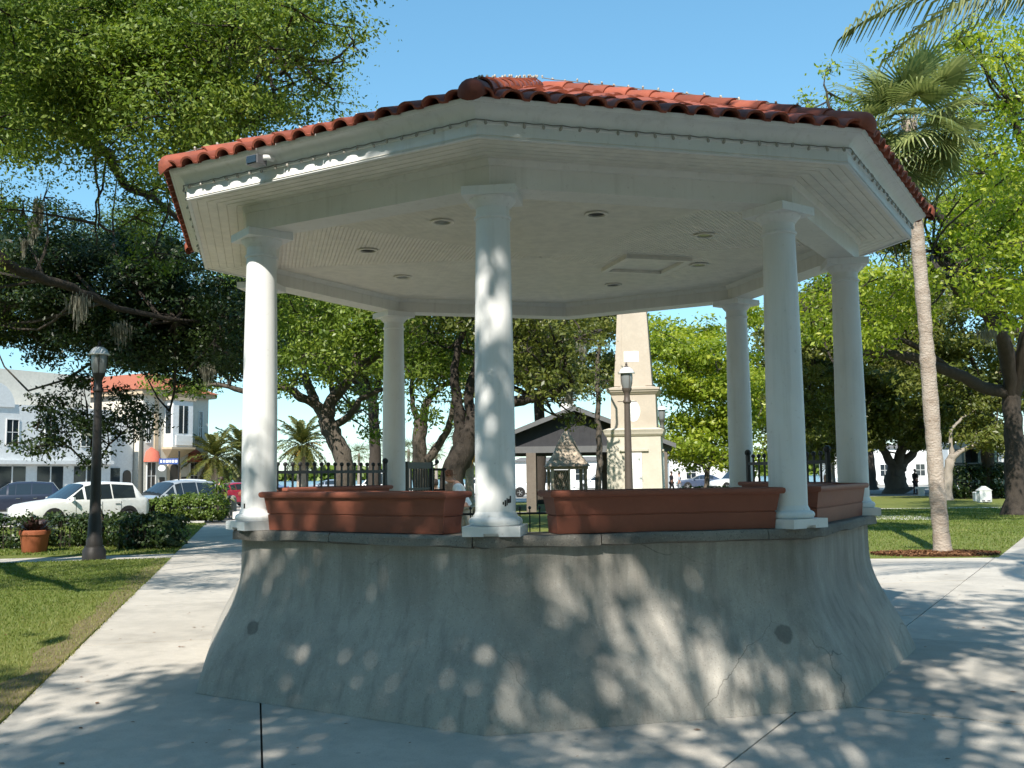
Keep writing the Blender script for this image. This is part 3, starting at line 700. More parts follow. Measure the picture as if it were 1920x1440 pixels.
# open gate leaf at the rear entrance, pickets seen nearly edge-on
gA, gB = at(763, 900, 3.35), at(808, 900, 4.15)
t = thing('iron_gate', 'black iron gate leaf standing open behind the left planter', 'gate', (gA[0], gA[1], .93), math.atan2(gB[1]-gA[1], gB[0]-gA[0]))
gl = float(np.hypot(*(gB-gA)[:2]))
MB().bb(0, gl, -.02, .02, .90, .99).build('top_rail', M['iron'], t); MB().bb(0, gl, -.02, .02, .08, .12).build('bottom_rail', M['iron'], t)
MB().bb(0, gl, -.012, .012, .60, .63).build('mid_rail', M['iron'], t)
pk = MB().bb(-.009, .009, -.009, .009, .1, .9).mesh('picket'); pk.materials.append(M['iron'])
for i in range(9): o = mesh_obj('picket', pk, None, t); o.location = (gl*(i+.5)/9, 0, 0)
for x in (0, gl): MB().bb(x-.025, x+.025, -.026, .026, 0, 1.0).build('gate_post', M['iron'], t)
hr = thing('hand_rail', 'black iron hand rail beside the open gate', 'hand rail', tuple(at(812, 930, 4.3)[:2])+(0.,))
for x in (0, .16): MB().bb(x-.018, x+.018, -.018, .018, .0, 1.84).build('post', M['iron'], hr)
MB().bb(-.05, .2, -.02, .02, 1.80, 1.835).build('top_rail', M['iron'], hr); MB().bb(-.02, .18, -.012, .012, 1.5, 1.53).build('lower_rail', M['iron'], hr)
fb = MB(); fb.ball((.06, 0, 1.93), .035); fb.tube([(-.06, 0, 1.85), (.06, 0, 1.90)], .012, 6); fb.build('finial', M['iron'], hr)

# ================================================================== TREES
def kite_leaves(C, Nn, L, W):
    n = len(C); r = rng.normal(size=(n, 3)); t = np.cross(Nn, r); t /= np.linalg.norm(t, axis=1)[:, None]+1e-9
    b = np.cross(Nn, t); L = L[:, None]; W = W[:, None]; V = np.empty((n, 4, 3))
    V[:, 0] = C-t*L*.5; V[:, 1] = C+b*W*.5-t*L*.05+Nn*L*.04; V[:, 2] = C+t*L*.5; V[:, 3] = C-b*W*.5-t*L*.05+Nn*L*.04
    return V
def crown_points(clusters, sub=9, spread=.30):
    """leaf centres, outward normals, clump tone and the clump centres of every cluster"""
    Cs, Ns, T, subs = [], [], [], []
    for (c, r, n) in clusters:
        c = np.array(c, float); r = np.array(r, float); u = rng.normal(size=(sub, 3)); u /= np.linalg.norm(u, axis=1)[:, None]
        sc = c+u*r*(rng.uniform(.25, 1, sub)**.6)[:, None]; subs.append((c, sc)); tone = rng.uniform(-.2, .2, sub)+rng.uniform(-.16, .16)
        w = rng.integers(0, sub, n); p = sc[w]+rng.normal(size=(n, 3))*r*spread*np.array((1.15, 1.15, .75))
        o = (p-c)/r; o /= np.linalg.norm(o, axis=1)[:, None]+1e-6
        nr = o*.55+np.array((0, 0, .45))+rng.normal(size=(n, 3))*.55; nr /= np.linalg.norm(nr, axis=1)[:, None]+1e-9
        Cs.append(p); Ns.append(nr); T.append(tone[w])
    return np.concatenate(Cs), np.concatenate(Ns), np.concatenate(T), subs
def smooth_line(P, k=4):
    P = [np.array(p, float) for p in P]; out = []
    for i in range(len(P)-1):
        a, b, c, d = P[max(i-1, 0)], P[i], P[i+1], P[min(i+2, len(P)-1)]
        for s in range(k):
            t = s/k; out.append(.5*((2*b)+(-a+c)*t+(2*a-5*b+4*c-d)*t*t+(-a+3*b-3*c+d)*t**3))
    out.append(P[-1]); return out
def tree(name, label, limbs, clusters, leaf, leafm, barkm, sub=9, spread=.30, aspect=.45, twig=.02, cat='tree', group=None, wob=.03, moss=0, tone=0., flare=True):
    """limbs: list of (points, start radius, end radius); first point of the first limb stands on the ground"""
    b0 = np.array(limbs[0][0][0], float); root = thing(name, label, cat, tuple(b0), 0, group)
    mb = MB(); nodes = []
    for li, (pts, ra, rb) in enumerate(limbs):
        q = smooth_line(pts, 5); m = len(q)
        q = [p+rng.normal(size=3)*wob*(0 if i in (0, m-1) else 1)*np.array((1, 1, .5)) for i, p in enumerate(q)]
        rad = [ra+(rb-ra)*(i/(m-1))**.85 for i in range(m)]
        if li == 0 and flare: rad[0] *= 1.55; rad[1] *= 1.2
        rad = [x*random.uniform(.92, 1.08) for x in rad]
        mb.tube([p-b0 for p in q], rad, 10 if ra > .12 else 6); nodes += list(zip(q, rad))
    Cn, Nn, T, subs = crown_points(clusters, sub, spread)
    NP = np.array([p for p, r in nodes]); tv_nodes = NP[len(NP)//8:] if len(NP) > 12 else NP
    for c, sc in subs:
        d = np.linalg.norm(tv_nodes-c-np.array((0, 0, -.2)), axis=1); p = tv_nodes[np.argmin(d)]
        L = np.linalg.norm(c-p)
        if L > .15:
            mid = (p+c)/2+rng.normal(size=3)*L*.10+np.array((0, 0, -.06*L))
            mb.tube([x-b0 for x in smooth_line([p, mid, c], 3)], [twig*(1.3+.3*min(L, 3))*(1-.7*i/6) for i in range(7)], 5, False)
        for s in sc[:6]:
            mid = (c+s)/2+rng.normal(size=3)*.08*np.linalg.norm(s-c)
            mb.tube([x-b0 for x in (c, mid, s)], [twig*.8, twig*.5, twig*.25], 4, False)
    mb.build('trunk', barkm, root, 60)
    n = len(Cn); Ls = leaf*rng.uniform(.65, 1.3, n)
    V = kite_leaves(Cn-b0, Nn, Ls, Ls*aspect)
    tri_mesh('crown', V, 4, leafm, root, np.clip(rng.normal(.5+tone, .2, n)+T, 0, 1))
    return root, subs
def moss_strands(root, spots, n=120):
    """hanging grey moss: each spot (point, length, width)"""
    b0 = np.array(root.location); Vs = []
    for (p, L, w) in spots:
        m = n; a = rng.normal(size=(m, 3))*np.array((w, w, L*.1)); q = np.array(p)+a; l = L*rng.uniform(.3, 1, m)*np.exp(-(np.hypot(a[:, 0], a[:, 1])/(w*2))**2)
        ww = rng.uniform(.006, .014, m); s = rng.uniform(0, 6.28, m); sw = rng.normal(size=(m, 2))*.06*l[:, None]
        V = np.zeros((m, 4, 3)); dx = np.c_[np.cos(s)*ww, np.sin(s)*ww]
        V[:, 0] = np.c_[q[:, :2]-dx, q[:, 2]]; V[:, 1] = np.c_[q[:, :2]+dx, q[:, 2]]
        V[:, 2] = np.c_[q[:, :2]+dx*.6+sw, q[:, 2]-l]; V[:, 3] = np.c_[q[:, :2]-dx*.6+sw, q[:, 2]-l]; Vs.append(V-b0)
    V = np.concatenate(Vs); tri_mesh('moss', V, 4, M['moss'], root, rng.uniform(0, 1, len(V)))['kind'] = 'stuff'
def fill(poly, Y0, Y1, count, r0, r1, dens, flat=.65, mind=0.):
    """clusters inside an outline given in photo pixels, spread between two distances"""
    xs = [p[0] for p in poly]; ys = [p[1] for p in poly]; out = []; tries = 0
    while len(out) < count and tries < 4000:
        tries += 1; p = np.array([[random.uniform(min(xs), max(xs)), random.uniform(min(ys), max(ys))]])
        if not in_poly(p, poly)[0]: continue
        Y = random.uniform(Y0, Y1); c = at(p[0, 0], p[0, 1], Y); r = random.uniform(r0, r1)
        if mind and any(np.linalg.norm(c-o[0]) < mind for o in out): continue
        out.append((c, (r, r, r*flat), int(dens*r*r*r/(.5**3)) if False else int(dens*(r/.8)**2)))
    return out
def A3(l): return [at(x, y, Y) for x, y, Y in l]

# ---- big oak whose crown fills the upper left; its trunk stands just outside the frame
base = np.array((-13.4, 4.2, 0.))
cl1 = fill([(-60, -40), (520, -60), (570, 10), (600, 90), (560, 150), (570, 225), (520, 270), (330, 330), (200, 235), (90, 225), (-60, 250)], 1.5, 7., 82, .65, 1.05, 1300, .7)
cl1 += fill([(560, 10), (680, 85), (660, 120), (600, 190), (570, 110)], 2.5, 4.5, 9, .22, .34, 900, .7)
cl1 += fill([(-60, 320), (60, 360), (150, 420), (230, 400), (330, 420), (370, 470), (460, 560), (440, 690), (300, 690), (180, 640), (30, 640), (-60, 560)], 15, 19, 30, .85, 1.3, 800, .6)
cl1 += fill([(230, 330), (320, 340), (330, 480), (250, 470)], 6.5, 9, 8, .5, .7, 800, .8)
cl1 += fill([(-40, 240), (120, 240), (140, 330), (60, 420), (-40, 430)], 6, 10, 8, .5, .8, 420, .7)
for i in range(105):      # the crown above the frame
    cl1.append(((random.uniform(-14, -4.6), random.uniform(5, 13.5), random.uniform(9.6, 12.8)), (1.3, 1.3, .8), 620))
for i in range(22):      # the crown left of the frame
    cl1.append(((random.uniform(-16, -9.5), random.uniform(0, 13), random.uniform(5.5, 9.5)), (1.2, 1.2, .8), 380))
for i in range(30):      # boughs off to the left that shade the lawn and the walk
    if i < 14: gx, gy, z = random.uniform(-10.5, -4.8), random.uniform(4.4, 7.4), random.uniform(5.6, 7.6)
    else: gx, gy, z = random.uniform(-9.5, -5.2), random.uniform(11, 15.5), random.uniform(9.8, 11.5)
    cl1.append(((gx+SDIR.x/SDIR.z*z, gy+SDIR.y/SDIR.z*z, z), (.8, .8, .5), 800))
lim1 = [([base, base+(.1, .1, 1.6), base+(.3, .3, 3.4), base+(.9, .6, 5.2)], .48, .36),
        ([base+(.9, .6, 5.0)]+A3([(-60, 215, 5.8), (90, 232, 6.2), (160, 262, 6.5), (205, 290, 7), (235, 345, 7.5), (300, 380, 8.5), (380, 470, 10)]), .20, .04),
        ([base+(.6, .5, 4.6)]+A3([(-60, 470, 8), (20, 500, 8.5), (130, 540, 10), (230, 580, 11), (330, 600, 12)]), .16, .05),
        ([base+(.9, .6, 5.2), base+(2.6, .6, 6.6)]+A3([(150, 120, 5), (330, 110, 4.5), (440, 120, 4), (560, 110, 4)]), .2, .03),
        ([base+(.9, .6, 5.0), base+(2.2, -2.4, 5.8), base+(3.6, -4.6, 6.3), base+(4.6, -6., 6.4)], .2, .06),
        ([base+(.9, .6, 5.2), base+(1.5, 2, 7.5), base+(3, 4, 9.5), base+(5, 5, 10.6)], .28, .06),
        (A3([(180, 270, 6.6), (182, 340, 6.8), (185, 430, 7)]), .035, .012), (A3([(205, 290, 7), (180, 400, 7.2), (188, 470, 7.4)]), .03, .01)]
t1, _ = tree('live_oak', 'big live oak spreading over the upper left, dark beneath, sunlit on top', lim1, cl1, .076, M['leaf_oak'], M['bark_dark'], sub=13, spread=.19, group='live oaks of the plaza')
moss_strands(t1, [(at(72, 385, 8), .75, .05), (at(62, 420, 8), .5, .04), (at(45, 455, 8), .35, .03), (at(390, 690, 12), .5, .1), (at(150, 560, 10), .7, .12), (at(230, 610, 11), .6, .12)])

# ---- added oak behind it; dark leaf colour stands in for shade there
base = np.array((-16.5, 13.5, 0.))
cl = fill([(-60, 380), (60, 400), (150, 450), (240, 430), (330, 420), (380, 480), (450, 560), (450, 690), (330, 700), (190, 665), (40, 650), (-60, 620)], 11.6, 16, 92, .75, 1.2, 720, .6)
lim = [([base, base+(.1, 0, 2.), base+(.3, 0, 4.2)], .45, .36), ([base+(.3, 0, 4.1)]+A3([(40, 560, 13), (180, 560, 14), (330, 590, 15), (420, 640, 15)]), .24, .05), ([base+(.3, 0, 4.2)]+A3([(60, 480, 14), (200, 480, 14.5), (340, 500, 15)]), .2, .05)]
tree('live_oak', 'added oak, shade put into its dark leaves, behind the black lamp post, left of the sunlit column', lim, cl, .115, M['leaf_dark'], M['bark_dark'], sub=11, spread=.22, group='live oaks of the plaza', tone=.05)

# ---- small dark tree behind the lamp post
b = gp(190, 1024); Y = float(b[1])
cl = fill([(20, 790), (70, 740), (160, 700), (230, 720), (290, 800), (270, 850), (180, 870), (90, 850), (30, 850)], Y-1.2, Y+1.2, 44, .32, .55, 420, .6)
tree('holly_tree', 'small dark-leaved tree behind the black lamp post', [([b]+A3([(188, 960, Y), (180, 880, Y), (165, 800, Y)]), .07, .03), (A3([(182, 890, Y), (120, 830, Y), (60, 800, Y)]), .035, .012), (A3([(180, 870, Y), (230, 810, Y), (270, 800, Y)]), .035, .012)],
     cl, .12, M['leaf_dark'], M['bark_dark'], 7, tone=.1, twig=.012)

# ---- pruned oak seen between the sunlit column and the rear left column
Y = 25.
cl = fill([(440, 520), (720, 560), (715, 640), (690, 690), (640, 700), (600, 680), (540, 720), (500, 700), (440, 650)], 22.5, 29, 40, .75, 1.2, 420, .7)
cl += fill([(450, 380), (760, 380), (760, 540), (450, 540)], 22, 31, 26, 1.0, 1.4, 330, .7)
cl += fill([(640, 740), (720, 730), (715, 820), (660, 800)], 25, 30, 7, .5, .7, 300, .7)
cl += fill([(270, 715), (330, 700), (440, 690), (455, 740), (380, 770), (330, 750)], 22, 25, 12, .35, .6, 240, .6)
lim = [([at(645, 960, Y)*[1, 1, 0]]+A3([(646, 900, Y), (640, 850, Y), (618, 805, Y), (612, 785, Y)]), .36, .30),
       (A3([(612, 790, Y), (600, 765, Y), (565, 745, Y-.3), (530, 725, Y-.6), (470, 735, Y-1), (400, 720, Y-1.2), (330, 735, Y-1.2)]), .22, .05),
       (A3([(610, 790, Y), (622, 750, Y), (645, 725, Y), (662, 700, Y), (700, 670, Y), (740, 650, Y)]), .26, .13),
       (A3([(660, 705, Y), (672, 660, Y+.4), (690, 620, Y+.5), (700, 560, Y+1)]), .16, .06),
       (A3([(605, 780, Y), (585, 740, Y+.4), (576, 715, Y+.4), (572, 702, Y+.4)]), .17, .15),
       (A3([(622, 800, Y), (655, 780, Y), (675, 750, Y), (705, 735, Y+.2), (760, 715, Y)]), .15, .06),
       (A3([(620, 770, Y), (622, 735, Y+.3), (616, 700, Y+.5), (600, 640, Y+1), (590, 540, Y+1.5)]), .14, .05)]
tree('live_oak', 'pruned oak with forked pale trunk beyond the left end of the bandstand', lim, cl, .17, M['leaf_mid'], M['bark'], group='live oaks of the plaza', wob=.02, tone=.08, twig=.025)

# ---- two oaks behind the front column
Y = 20.5
cl = fill([(760, 590), (880, 590), (890, 700), (830, 760), (760, 740)], 18, 25, 26, .6, 1.0, 330, .7)
lim = [([at(790, 960, Y)*[1, 1, 0]]+A3([(790, 900, Y), (785, 830, Y), (790, 790, Y)]), .26, .22),
       (A3([(790, 800, Y), (800, 760, Y), (815, 735, Y), (845, 715, Y)]), .16, .07), (A3([(790, 800, Y), (775, 760, Y), (770, 700, Y)]), .13, .05),
       (A3([(797, 870, Y), (825, 830, Y), (845, 790, Y), (850, 740, Y)]), .16, .08), (A3([(800, 640, Y), (840, 650, Y-.4), (890, 662, Y-.8), (930, 650, Y-1)]), .06, .11)]
tree('live_oak', 'slender forked oak left of the front column, behind the open gate', lim, cl, .15, M['leaf_mid'], M['bark'], group='live oaks of the plaza', wob=.02, twig=.02)
Y = 18.
cl = fill([(960, 590), (1095, 590), (1095, 690), (1070, 730), (1040, 735), (990, 720), (960, 710)], 15, 21, 34, .5, .8, 330, .7)
cl += fill([(760, 430), (1040, 430), (1040, 590), (760, 590)], 15, 22, 24, 1., 1.4, 330, .7)
cl += fill([(1030, 740), (1090, 740), (1085, 800), (1060, 800)], 18, 20, 5, .3, .45, 220, .9)
lim = [([at(845, 975, Y)*[1, 1, 0]]+A3([(848, 900, Y), (868, 845, Y), (888, 800, Y), (905, 765, Y)]), .40, .30),
       (A3([(860, 860, Y), (862, 790, Y), (856, 740, Y), (850, 690, Y), (870, 620, Y)]), .22, .09), (A3([(895, 790, Y), (940, 760, Y), (990, 748, Y-.5), (1030, 738, Y-.8), (1075, 715, Y-1)]), .22, .07),
       (A3([(905, 765, Y), (930, 700, Y), (970, 650, Y), (1010, 600, Y), (1050, 540, Y)]), .24, .07), (A3([(960, 660, Y), (1000, 640, Y), (1060, 640, Y), (1120, 620, Y)]), .09, .03),
       (A3([(890, 800, Y), (880, 740, Y), (900, 650, Y), (880, 560, Y)]), .2, .08)]
t2, _ = tree('live_oak', 'massive dark oak with leaning trunk behind the front column', lim, cl, .15, M['leaf_olive'], M['bark_dark'], group='live oaks of the plaza', wob=.02, twig=.028, tone=-.12)
moss_strands(t2, [(at(1070, 735, 17), .55, .08), (at(1050, 700, 17), .5, .15), (at(1090, 650, 17), .6, .12)], 90)

# ---- thin bare-trunked tree in front of the pavilion
Y = 26.
cl = fill([(1090, 620), (1135, 620), (1140, 740), (1110, 740)], Y-1, Y+1, 6, .4, .6, 220, .8)
tree('slim_tree', 'thin straight-trunked tree between pavilion and obelisk', [([at(1122, 965, Y)*[1, 1, 0]]+A3([(1122, 900, Y), (1124, 820, Y), (1120, 740, Y), (1124, 650, Y)]), .14, .08)], cl, .15, M['leaf_olive'], M['bark'], twig=.02)

# ---- bright young tree right of the obelisk
Y = 40.
cl = fill([(1215, 590), (1420, 575), (1440, 700), (1430, 860), (1370, 880), (1290, 880), (1255, 850), (1250, 740), (1225, 660)], 36, 44, 58, .8, 1.3, 340, .6)
lim = [([at(1325, 990, Y)*[1, 1, 0]]+A3([(1325, 915, Y), (1326, 880, Y)]), .16, .13), (A3([(1326, 885, Y), (1310, 850, Y), (1295, 780, Y), (1290, 690, Y)]), .09, .03),
       (A3([(1326, 885, Y), (1340, 840, Y), (1350, 760, Y), (1340, 660, Y)]), .09, .03), (A3([(1326, 880, Y), (1290, 862, Y), (1265, 850, Y)]), .05, .02), (A3([(1330, 870, Y), (1380, 840, Y), (1410, 800, Y)]), .06, .02)]
tree('young_tree', 'bright yellow-green tree right of the tan obelisk', lim, cl, .24, M['leaf_lime'], M['bark'], twig=.02, wob=.02)

# ---- great oak at the right edge with long horizontal limb
b = gp(1904, 966); Y = float(b[1])
cl = fill([(1620, 480), (1700, 470), (1740, 560), (1700, 620), (1640, 640), (1510, 640), (1500, 560), (1560, 500)], 20, 26, 26, .6, 1.0, 330, .65)
cl += fill([(1780, 330), (1940, 330), (1960, 660), (1880, 640), (1830, 540), (1780, 470)], 17, 24, 34, .6, .95, 270, .65)
cl += fill([(1740, 60), (1960, 40), (1960, 360), (1850, 340), (1790, 300), (1760, 200)], 15, 22, 28, .7, 1.1, 250, .7)
cl += fill([(1500, 190), (1545, 125), (1600, 165), (1650, 300), (1520, 300)], 24, 28, 12, .45, .7, 150, .8)
cl += fill([(1760, 400), (1840, 300), (1930, 300), (1930, 470), (1800, 500)], 26, 31, 18, .9, 1.3, 160, .7)
lim = [([b]+A3([(1902, 880, Y), (1900, 800, Y), (1896, 730, Y)]), .36, .31),
       (A3([(1890, 735, Y), (1840, 725, Y-.5), (1780, 695, Y-1.5), (1700, 668, Y-2.5), (1620, 662, Y-3), (1560, 640, Y-3.5), (1520, 600, Y-3.5), (1505, 560, Y-3.5)]), .27, .06),
       (A3([(1780, 695, Y-1.5), (1720, 650, Y-2), (1660, 632, Y-2.5), (1615, 625, Y-3)]), .13, .06),
       (A3([(1895, 740, Y), (1885, 650, Y-1.5), (1850, 590, Y-3), (1800, 555, Y-4), (1778, 510, Y-4.5), (1750, 470, Y-5)]), .30, .09),
       (A3([(1900, 740, Y), (1930, 600, Y-2), (1940, 400, Y-4), (1900, 200, Y-6)]), .3, .08), (A3([(1780, 500, Y-4.5), (1830, 480, Y-4.5), (1880, 455, Y-4.5)]), .07, .03),
       (A3([(1900, 700, Y), (1820, 480, Y), (1700, 350, Y-1), (1580, 250, Y-1), (1545, 160, Y-1)]), .25, .03)]
t3, _ = tree('live_oak', 'great oak at the right edge with long dark limb reaching left', lim, cl, .17, M['leaf_lime'], M['bark_dark'], group='live oaks of the plaza', wob=.03, tone=-.05, twig=.024)
moss_strands(t3, [(at(1815, 560, Y-4), .5, .15), (at(1850, 620, Y-3), .6, .2)], 200)

# ---- olive cedar-like trees on the far right lawn
b = gp(1683, 924); Y = float(b[1])
cl = fill([(1510, 620), (1720, 600), (1830, 700), (1870, 780), (1800, 830), (1700, 830), (1640, 820), (1520, 850), (1500, 740)], Y-9, Y+2, 64, 1.5, 2.3, 250, .5)
cl += fill([(1640, 480), (1780, 480), (1780, 640), (1640, 640)], Y-4, Y+6, 14, 1.8, 2.4, 160, .6)
lim = [([b]+A3([(1678, 895, Y), (1684, 872, Y)]), .85, .62), (A3([(1680, 880, Y), (1660, 850, Y), (1650, 810, Y), (1640, 740, Y)]), .4, .12), (A3([(1684, 875, Y), (1690, 830, Y), (1695, 760, Y), (1700, 680, Y)]), .42, .12),
       (A3([(1688, 872, Y), (1715, 845, Y), (1740, 800, Y), (1770, 740, Y)]), .38, .1), (A3([(1660, 850, Y), (1640, 835, Y-2), (1600, 815, Y-3), (1560, 800, Y-4)]), .14, .06)]
tree('cedar_tree', 'broad olive-green tree with thick forked trunk beyond the right lawn', lim, cl, .32, M['leaf_olive'], M['bark'], twig=.04, wob=.04, sub=12, spread=.24)
b = gp(1634, 915); Y = float(b[1])-6
cl = fill([(1560, 700), (1640, 690), (1660, 800), (1600, 820)], Y-2, Y+2, 12, 1.2, 1.7, 260, .6)
tree('cedar_tree', 'darker slim-trunked tree just right of the last bandstand column', [([at(1636, 925, Y)*[1, 1, 0]]+A3([(1634, 880, Y), (1632, 830, Y), (1650, 790, Y)]), .4, .2), (A3([(1632, 840, Y), (1665, 815, Y), (1700, 798, Y)]), .15, .08)], cl, .32, M['leaf_olive'], M['bark_dark'], twig=.04)
b = gp(1775, 938); Y = float(b[1])
cl = fill([(1800, 720), (1880, 730), (1880, 840), (1830, 830)], Y-2, Y+3, 12, .8, 1.2, 260, .6)
tree('cedar_tree', 'pale smooth-barked leaning tree right behind the fan palm trunk', [([b]+A3([(1776, 905, Y), (1780, 870, Y), (1787, 852, Y)]), .30, .22), (A3([(1787, 855, Y), (1782, 825, Y), (1788, 800, Y), (1810, 780, Y)]), .14, .06), (A3([(1786, 856, Y), (1815, 840, Y), (1845, 830, Y), (1870, 800, Y)]), .16, .06)],
     cl, .26, M['leaf_olive'], M['bark_pale'], twig=.03)

# ---- further oaks closing the view
for lab, bx, Y, poly, n, r0, r1, dens, lf, mt in (
        ('broad oak far behind the pruned oak', 700, 48., [(490, 540), (770, 540), (760, 720), (690, 745), (640, 735), (560, 690), (490, 690)], 44, 1.2, 1.8, 280, .28, 'leaf_mid'),
        ('wide grey-green oak far behind the pavilion', 1010, 46., [(760, 540), (1165, 540), (1150, 700), (1090, 740), (1000, 725), (900, 735), (760, 735)], 56, 1.1, 1.7, 280, .27, 'leaf_olive'),
        ('tall oak far behind the great right-hand oak', 1850, 47., [(1500, 400), (1930, 360), (1960, 760), (1800, 740), (1640, 690), (1500, 690)], 60, 1.2, 1.9, 260, .29, 'leaf_olive'),
        ('oak crown seen between the two right-hand columns', 1500, 52., [(1420, 590), (1560, 600), (1560, 800), (1480, 850), (1430, 800)], 26, 1.1, 1.6, 380, .26, 'leaf_olive')):
    b = at(bx, 900, Y)*[1, 1, 0]; ys = [q[1] for q in poly]; mid_ = at(bx, max(ys)+10, Y)
    lim = [([b, b+(.1, 0, mid_[2]*.5), mid_], .4, .3)]+[([mid_, (mid_+at(x, sum(ys)/len(ys), Y))/2+(0, 0, .4), at(x, sum(ys)/len(ys)-20, Y)], .2, .05) for x in np.linspace(min(q[0] for q in poly)+40, max(q[0] for q in poly)-40, 4)]
    tree('live_oak', lab, lim, fill(poly, Y-4, Y+4, n, r0, r1, dens, .65), lf, M[mt], M['bark_dark'], sub=10, spread=.25, twig=.03, group='live oaks of the plaza')

# ---- shade oak behind the photographer: its dapples fall on the front of the bandstand
shx, shy = -SDIR.x/SDIR.z, -SDIR.y/SDIR.z; random.seed(23); rng = np.random.default_rng(5)
def bound(x): return float(np.interp(x, [-11, -4, -1.9, -.8, 0, 3, 4.5, 12], [-1.7, -1.7, -.55, .2, 1.1, 2.2, 3.3, 3.8]))
cl = []; tries = 0
while len(cl) < 380 and tries < 9000:
    tries += 1; gx, gy = random.uniform(-11, 15), random.uniform(-17, 4.4)
    if gy > bound(gx): continue
    if gx > .4 and -4.5 < gy < -1.9 and random.random() < .42: continue
    h = random.uniform(8.6, 12.0); r = random.uniform(.6, 1.0)
    cl.append(((gx-shx*h, gy-shy*h, h), (r, r, r*.6), int(215*(r/.75)**2)))
for _ in range(78):      # denser boughs over columns and left half
    if _ < 38: gx, gy = random.uniform(-.8, 5), random.uniform(-1.7, 1.3)
    elif _ < 46: gx, gy = random.uniform(-3.6, 0), random.uniform(-4.2, -1.6)
    else: gx, gy = random.uniform(3.5, 12), random.uniform(-6, 3.4)
    if gy > bound(gx): continue
    h = random.uniform(8.6, 12.0); r = random.uniform(.5, .8); cl.append(((gx-shx*h, gy-shy*h, h), (r, r, r*.6), int(215*(r/.75)**2)))
for gx, gy in ((-2.5, -2.0), (-1.7, -1.9), (-2.4, -1.3), (-.8, -1.8), (-2.8, -2.8), (-1.0, -3.2)):
    h = random.uniform(8.6, 11.0); cl.append(((gx-shx*h, gy-shy*h, h), (.55, .55, .35), 170))
b = np.array((1.2, -24.5, 0.))
lim = [([b, b+(.1, .1, 3), b+(0, .4, 6.2)], .6, .45)]+[([b+(0, .4, 6.1), b+(dx*.4, dy*.4, 7.6), b+(dx, dy, 9.2+.1*abs(dx))], .22, .05) for dx, dy in ((-10, 3), (-6, 7), (-2, 9), (3, 9), (7, 7), (10, 2), (0, 3), (-5, -3), (6, -3))]
tree('shade_oak', 'spreading oak behind the viewer that dapples the bandstand front', lim, cl, .235, M['leaf_oak'], M['bark'], twig=.014, sub=8)
for i, (x, y, s) in enumerate(((-15, -17, 1.), (17, -18, 1.), (-9, -33, 1.1), (10, -34, 1.1), (23, -6, .9), (0, -45, 1.2), (-26, -22, 1.2), (28, -24, 1.2), (0, -29, 1.1), (-19, -7, .8), (-22, -34, 1.2), (22, -36, 1.2))):      # unseen trees added behind the viewer to block low sky light
    b = np.array((x, y, 0.)); cl = [((x+random.uniform(-5.5, 5.5)*s, y+random.uniform(-5.5, 5.5)*s, random.uniform(3.6, 11)*s), (1.7, 1.7, 1.1), 130) for _ in range(44)]
    lim = [([b, b+(.1, 0, 2), b+(0, .2, 4)], .45, .35)]+[([b+(0, .2, 4), b+(dx, dy, 7.5)], .2, .06) for dx, dy in ((-3, 2), (3, 2), (0, -3.5))]
    tree('sky_block_tree', 'broad unseen tree, added to block low sky, behind the viewer', lim, cl, .5, M['leaf_mid'], M['bark'], twig=.02, sub=6, group='grove behind the viewer')

# ================================================================== PALMS
def fan_frond(mb_list, Lp, Rf, droop, n=34):
    """one costapalmate leaf along local +y: petiole then fan; returns quads and tones"""
    V = []; sag = lambda d: -droop*d*d
    w = .014
    for s in range(4):
        a, b = Lp*s/4, Lp*(s+1)/4; V.append([(-w, a, sag(a)), (w, a, sag(a)), (w, b, sag(b)), (-w, b, sag(b))])
    o = np.array((0, Lp, sag(Lp))); sl = -2*droop*Lp
    for i in range(n):
        q = (i/(n-1)-.5)*R(285); L = Rf*(1-.22*abs(q)/2.5)*random.uniform(.9, 1.05); d = np.array((math.sin(q), math.cos(q), sl*math.cos(q)*.8-.10*abs(math.sin(q))))
        d /= np.linalg.norm(d); sd = np.cross(d, (0, 0, 1)); sd /= np.linalg.norm(sd); z = np.array((0, 0, 1.)); w0, w1 = .012, .026
        p0, p1, p2, p3 = o, o+d*L*.45, o+d*L*.78-z*L*.04, o+d*L*.97-z*L*random.uniform(.10, .30)
        V.append([p0-sd*w0, p0+sd*w0, p1+sd*w1+z*.01, p1-sd*w1-z*.01]); V.append([p1-sd*w1-z*.01, p1+sd*w1+z*.01, p2+sd*w1*.6, p2-sd*w1*.6]); V.append([p2-sd*w1*.6, p2+sd*w1*.6, p3+sd*.003, p3-sd*.003])
    return np.array(V)
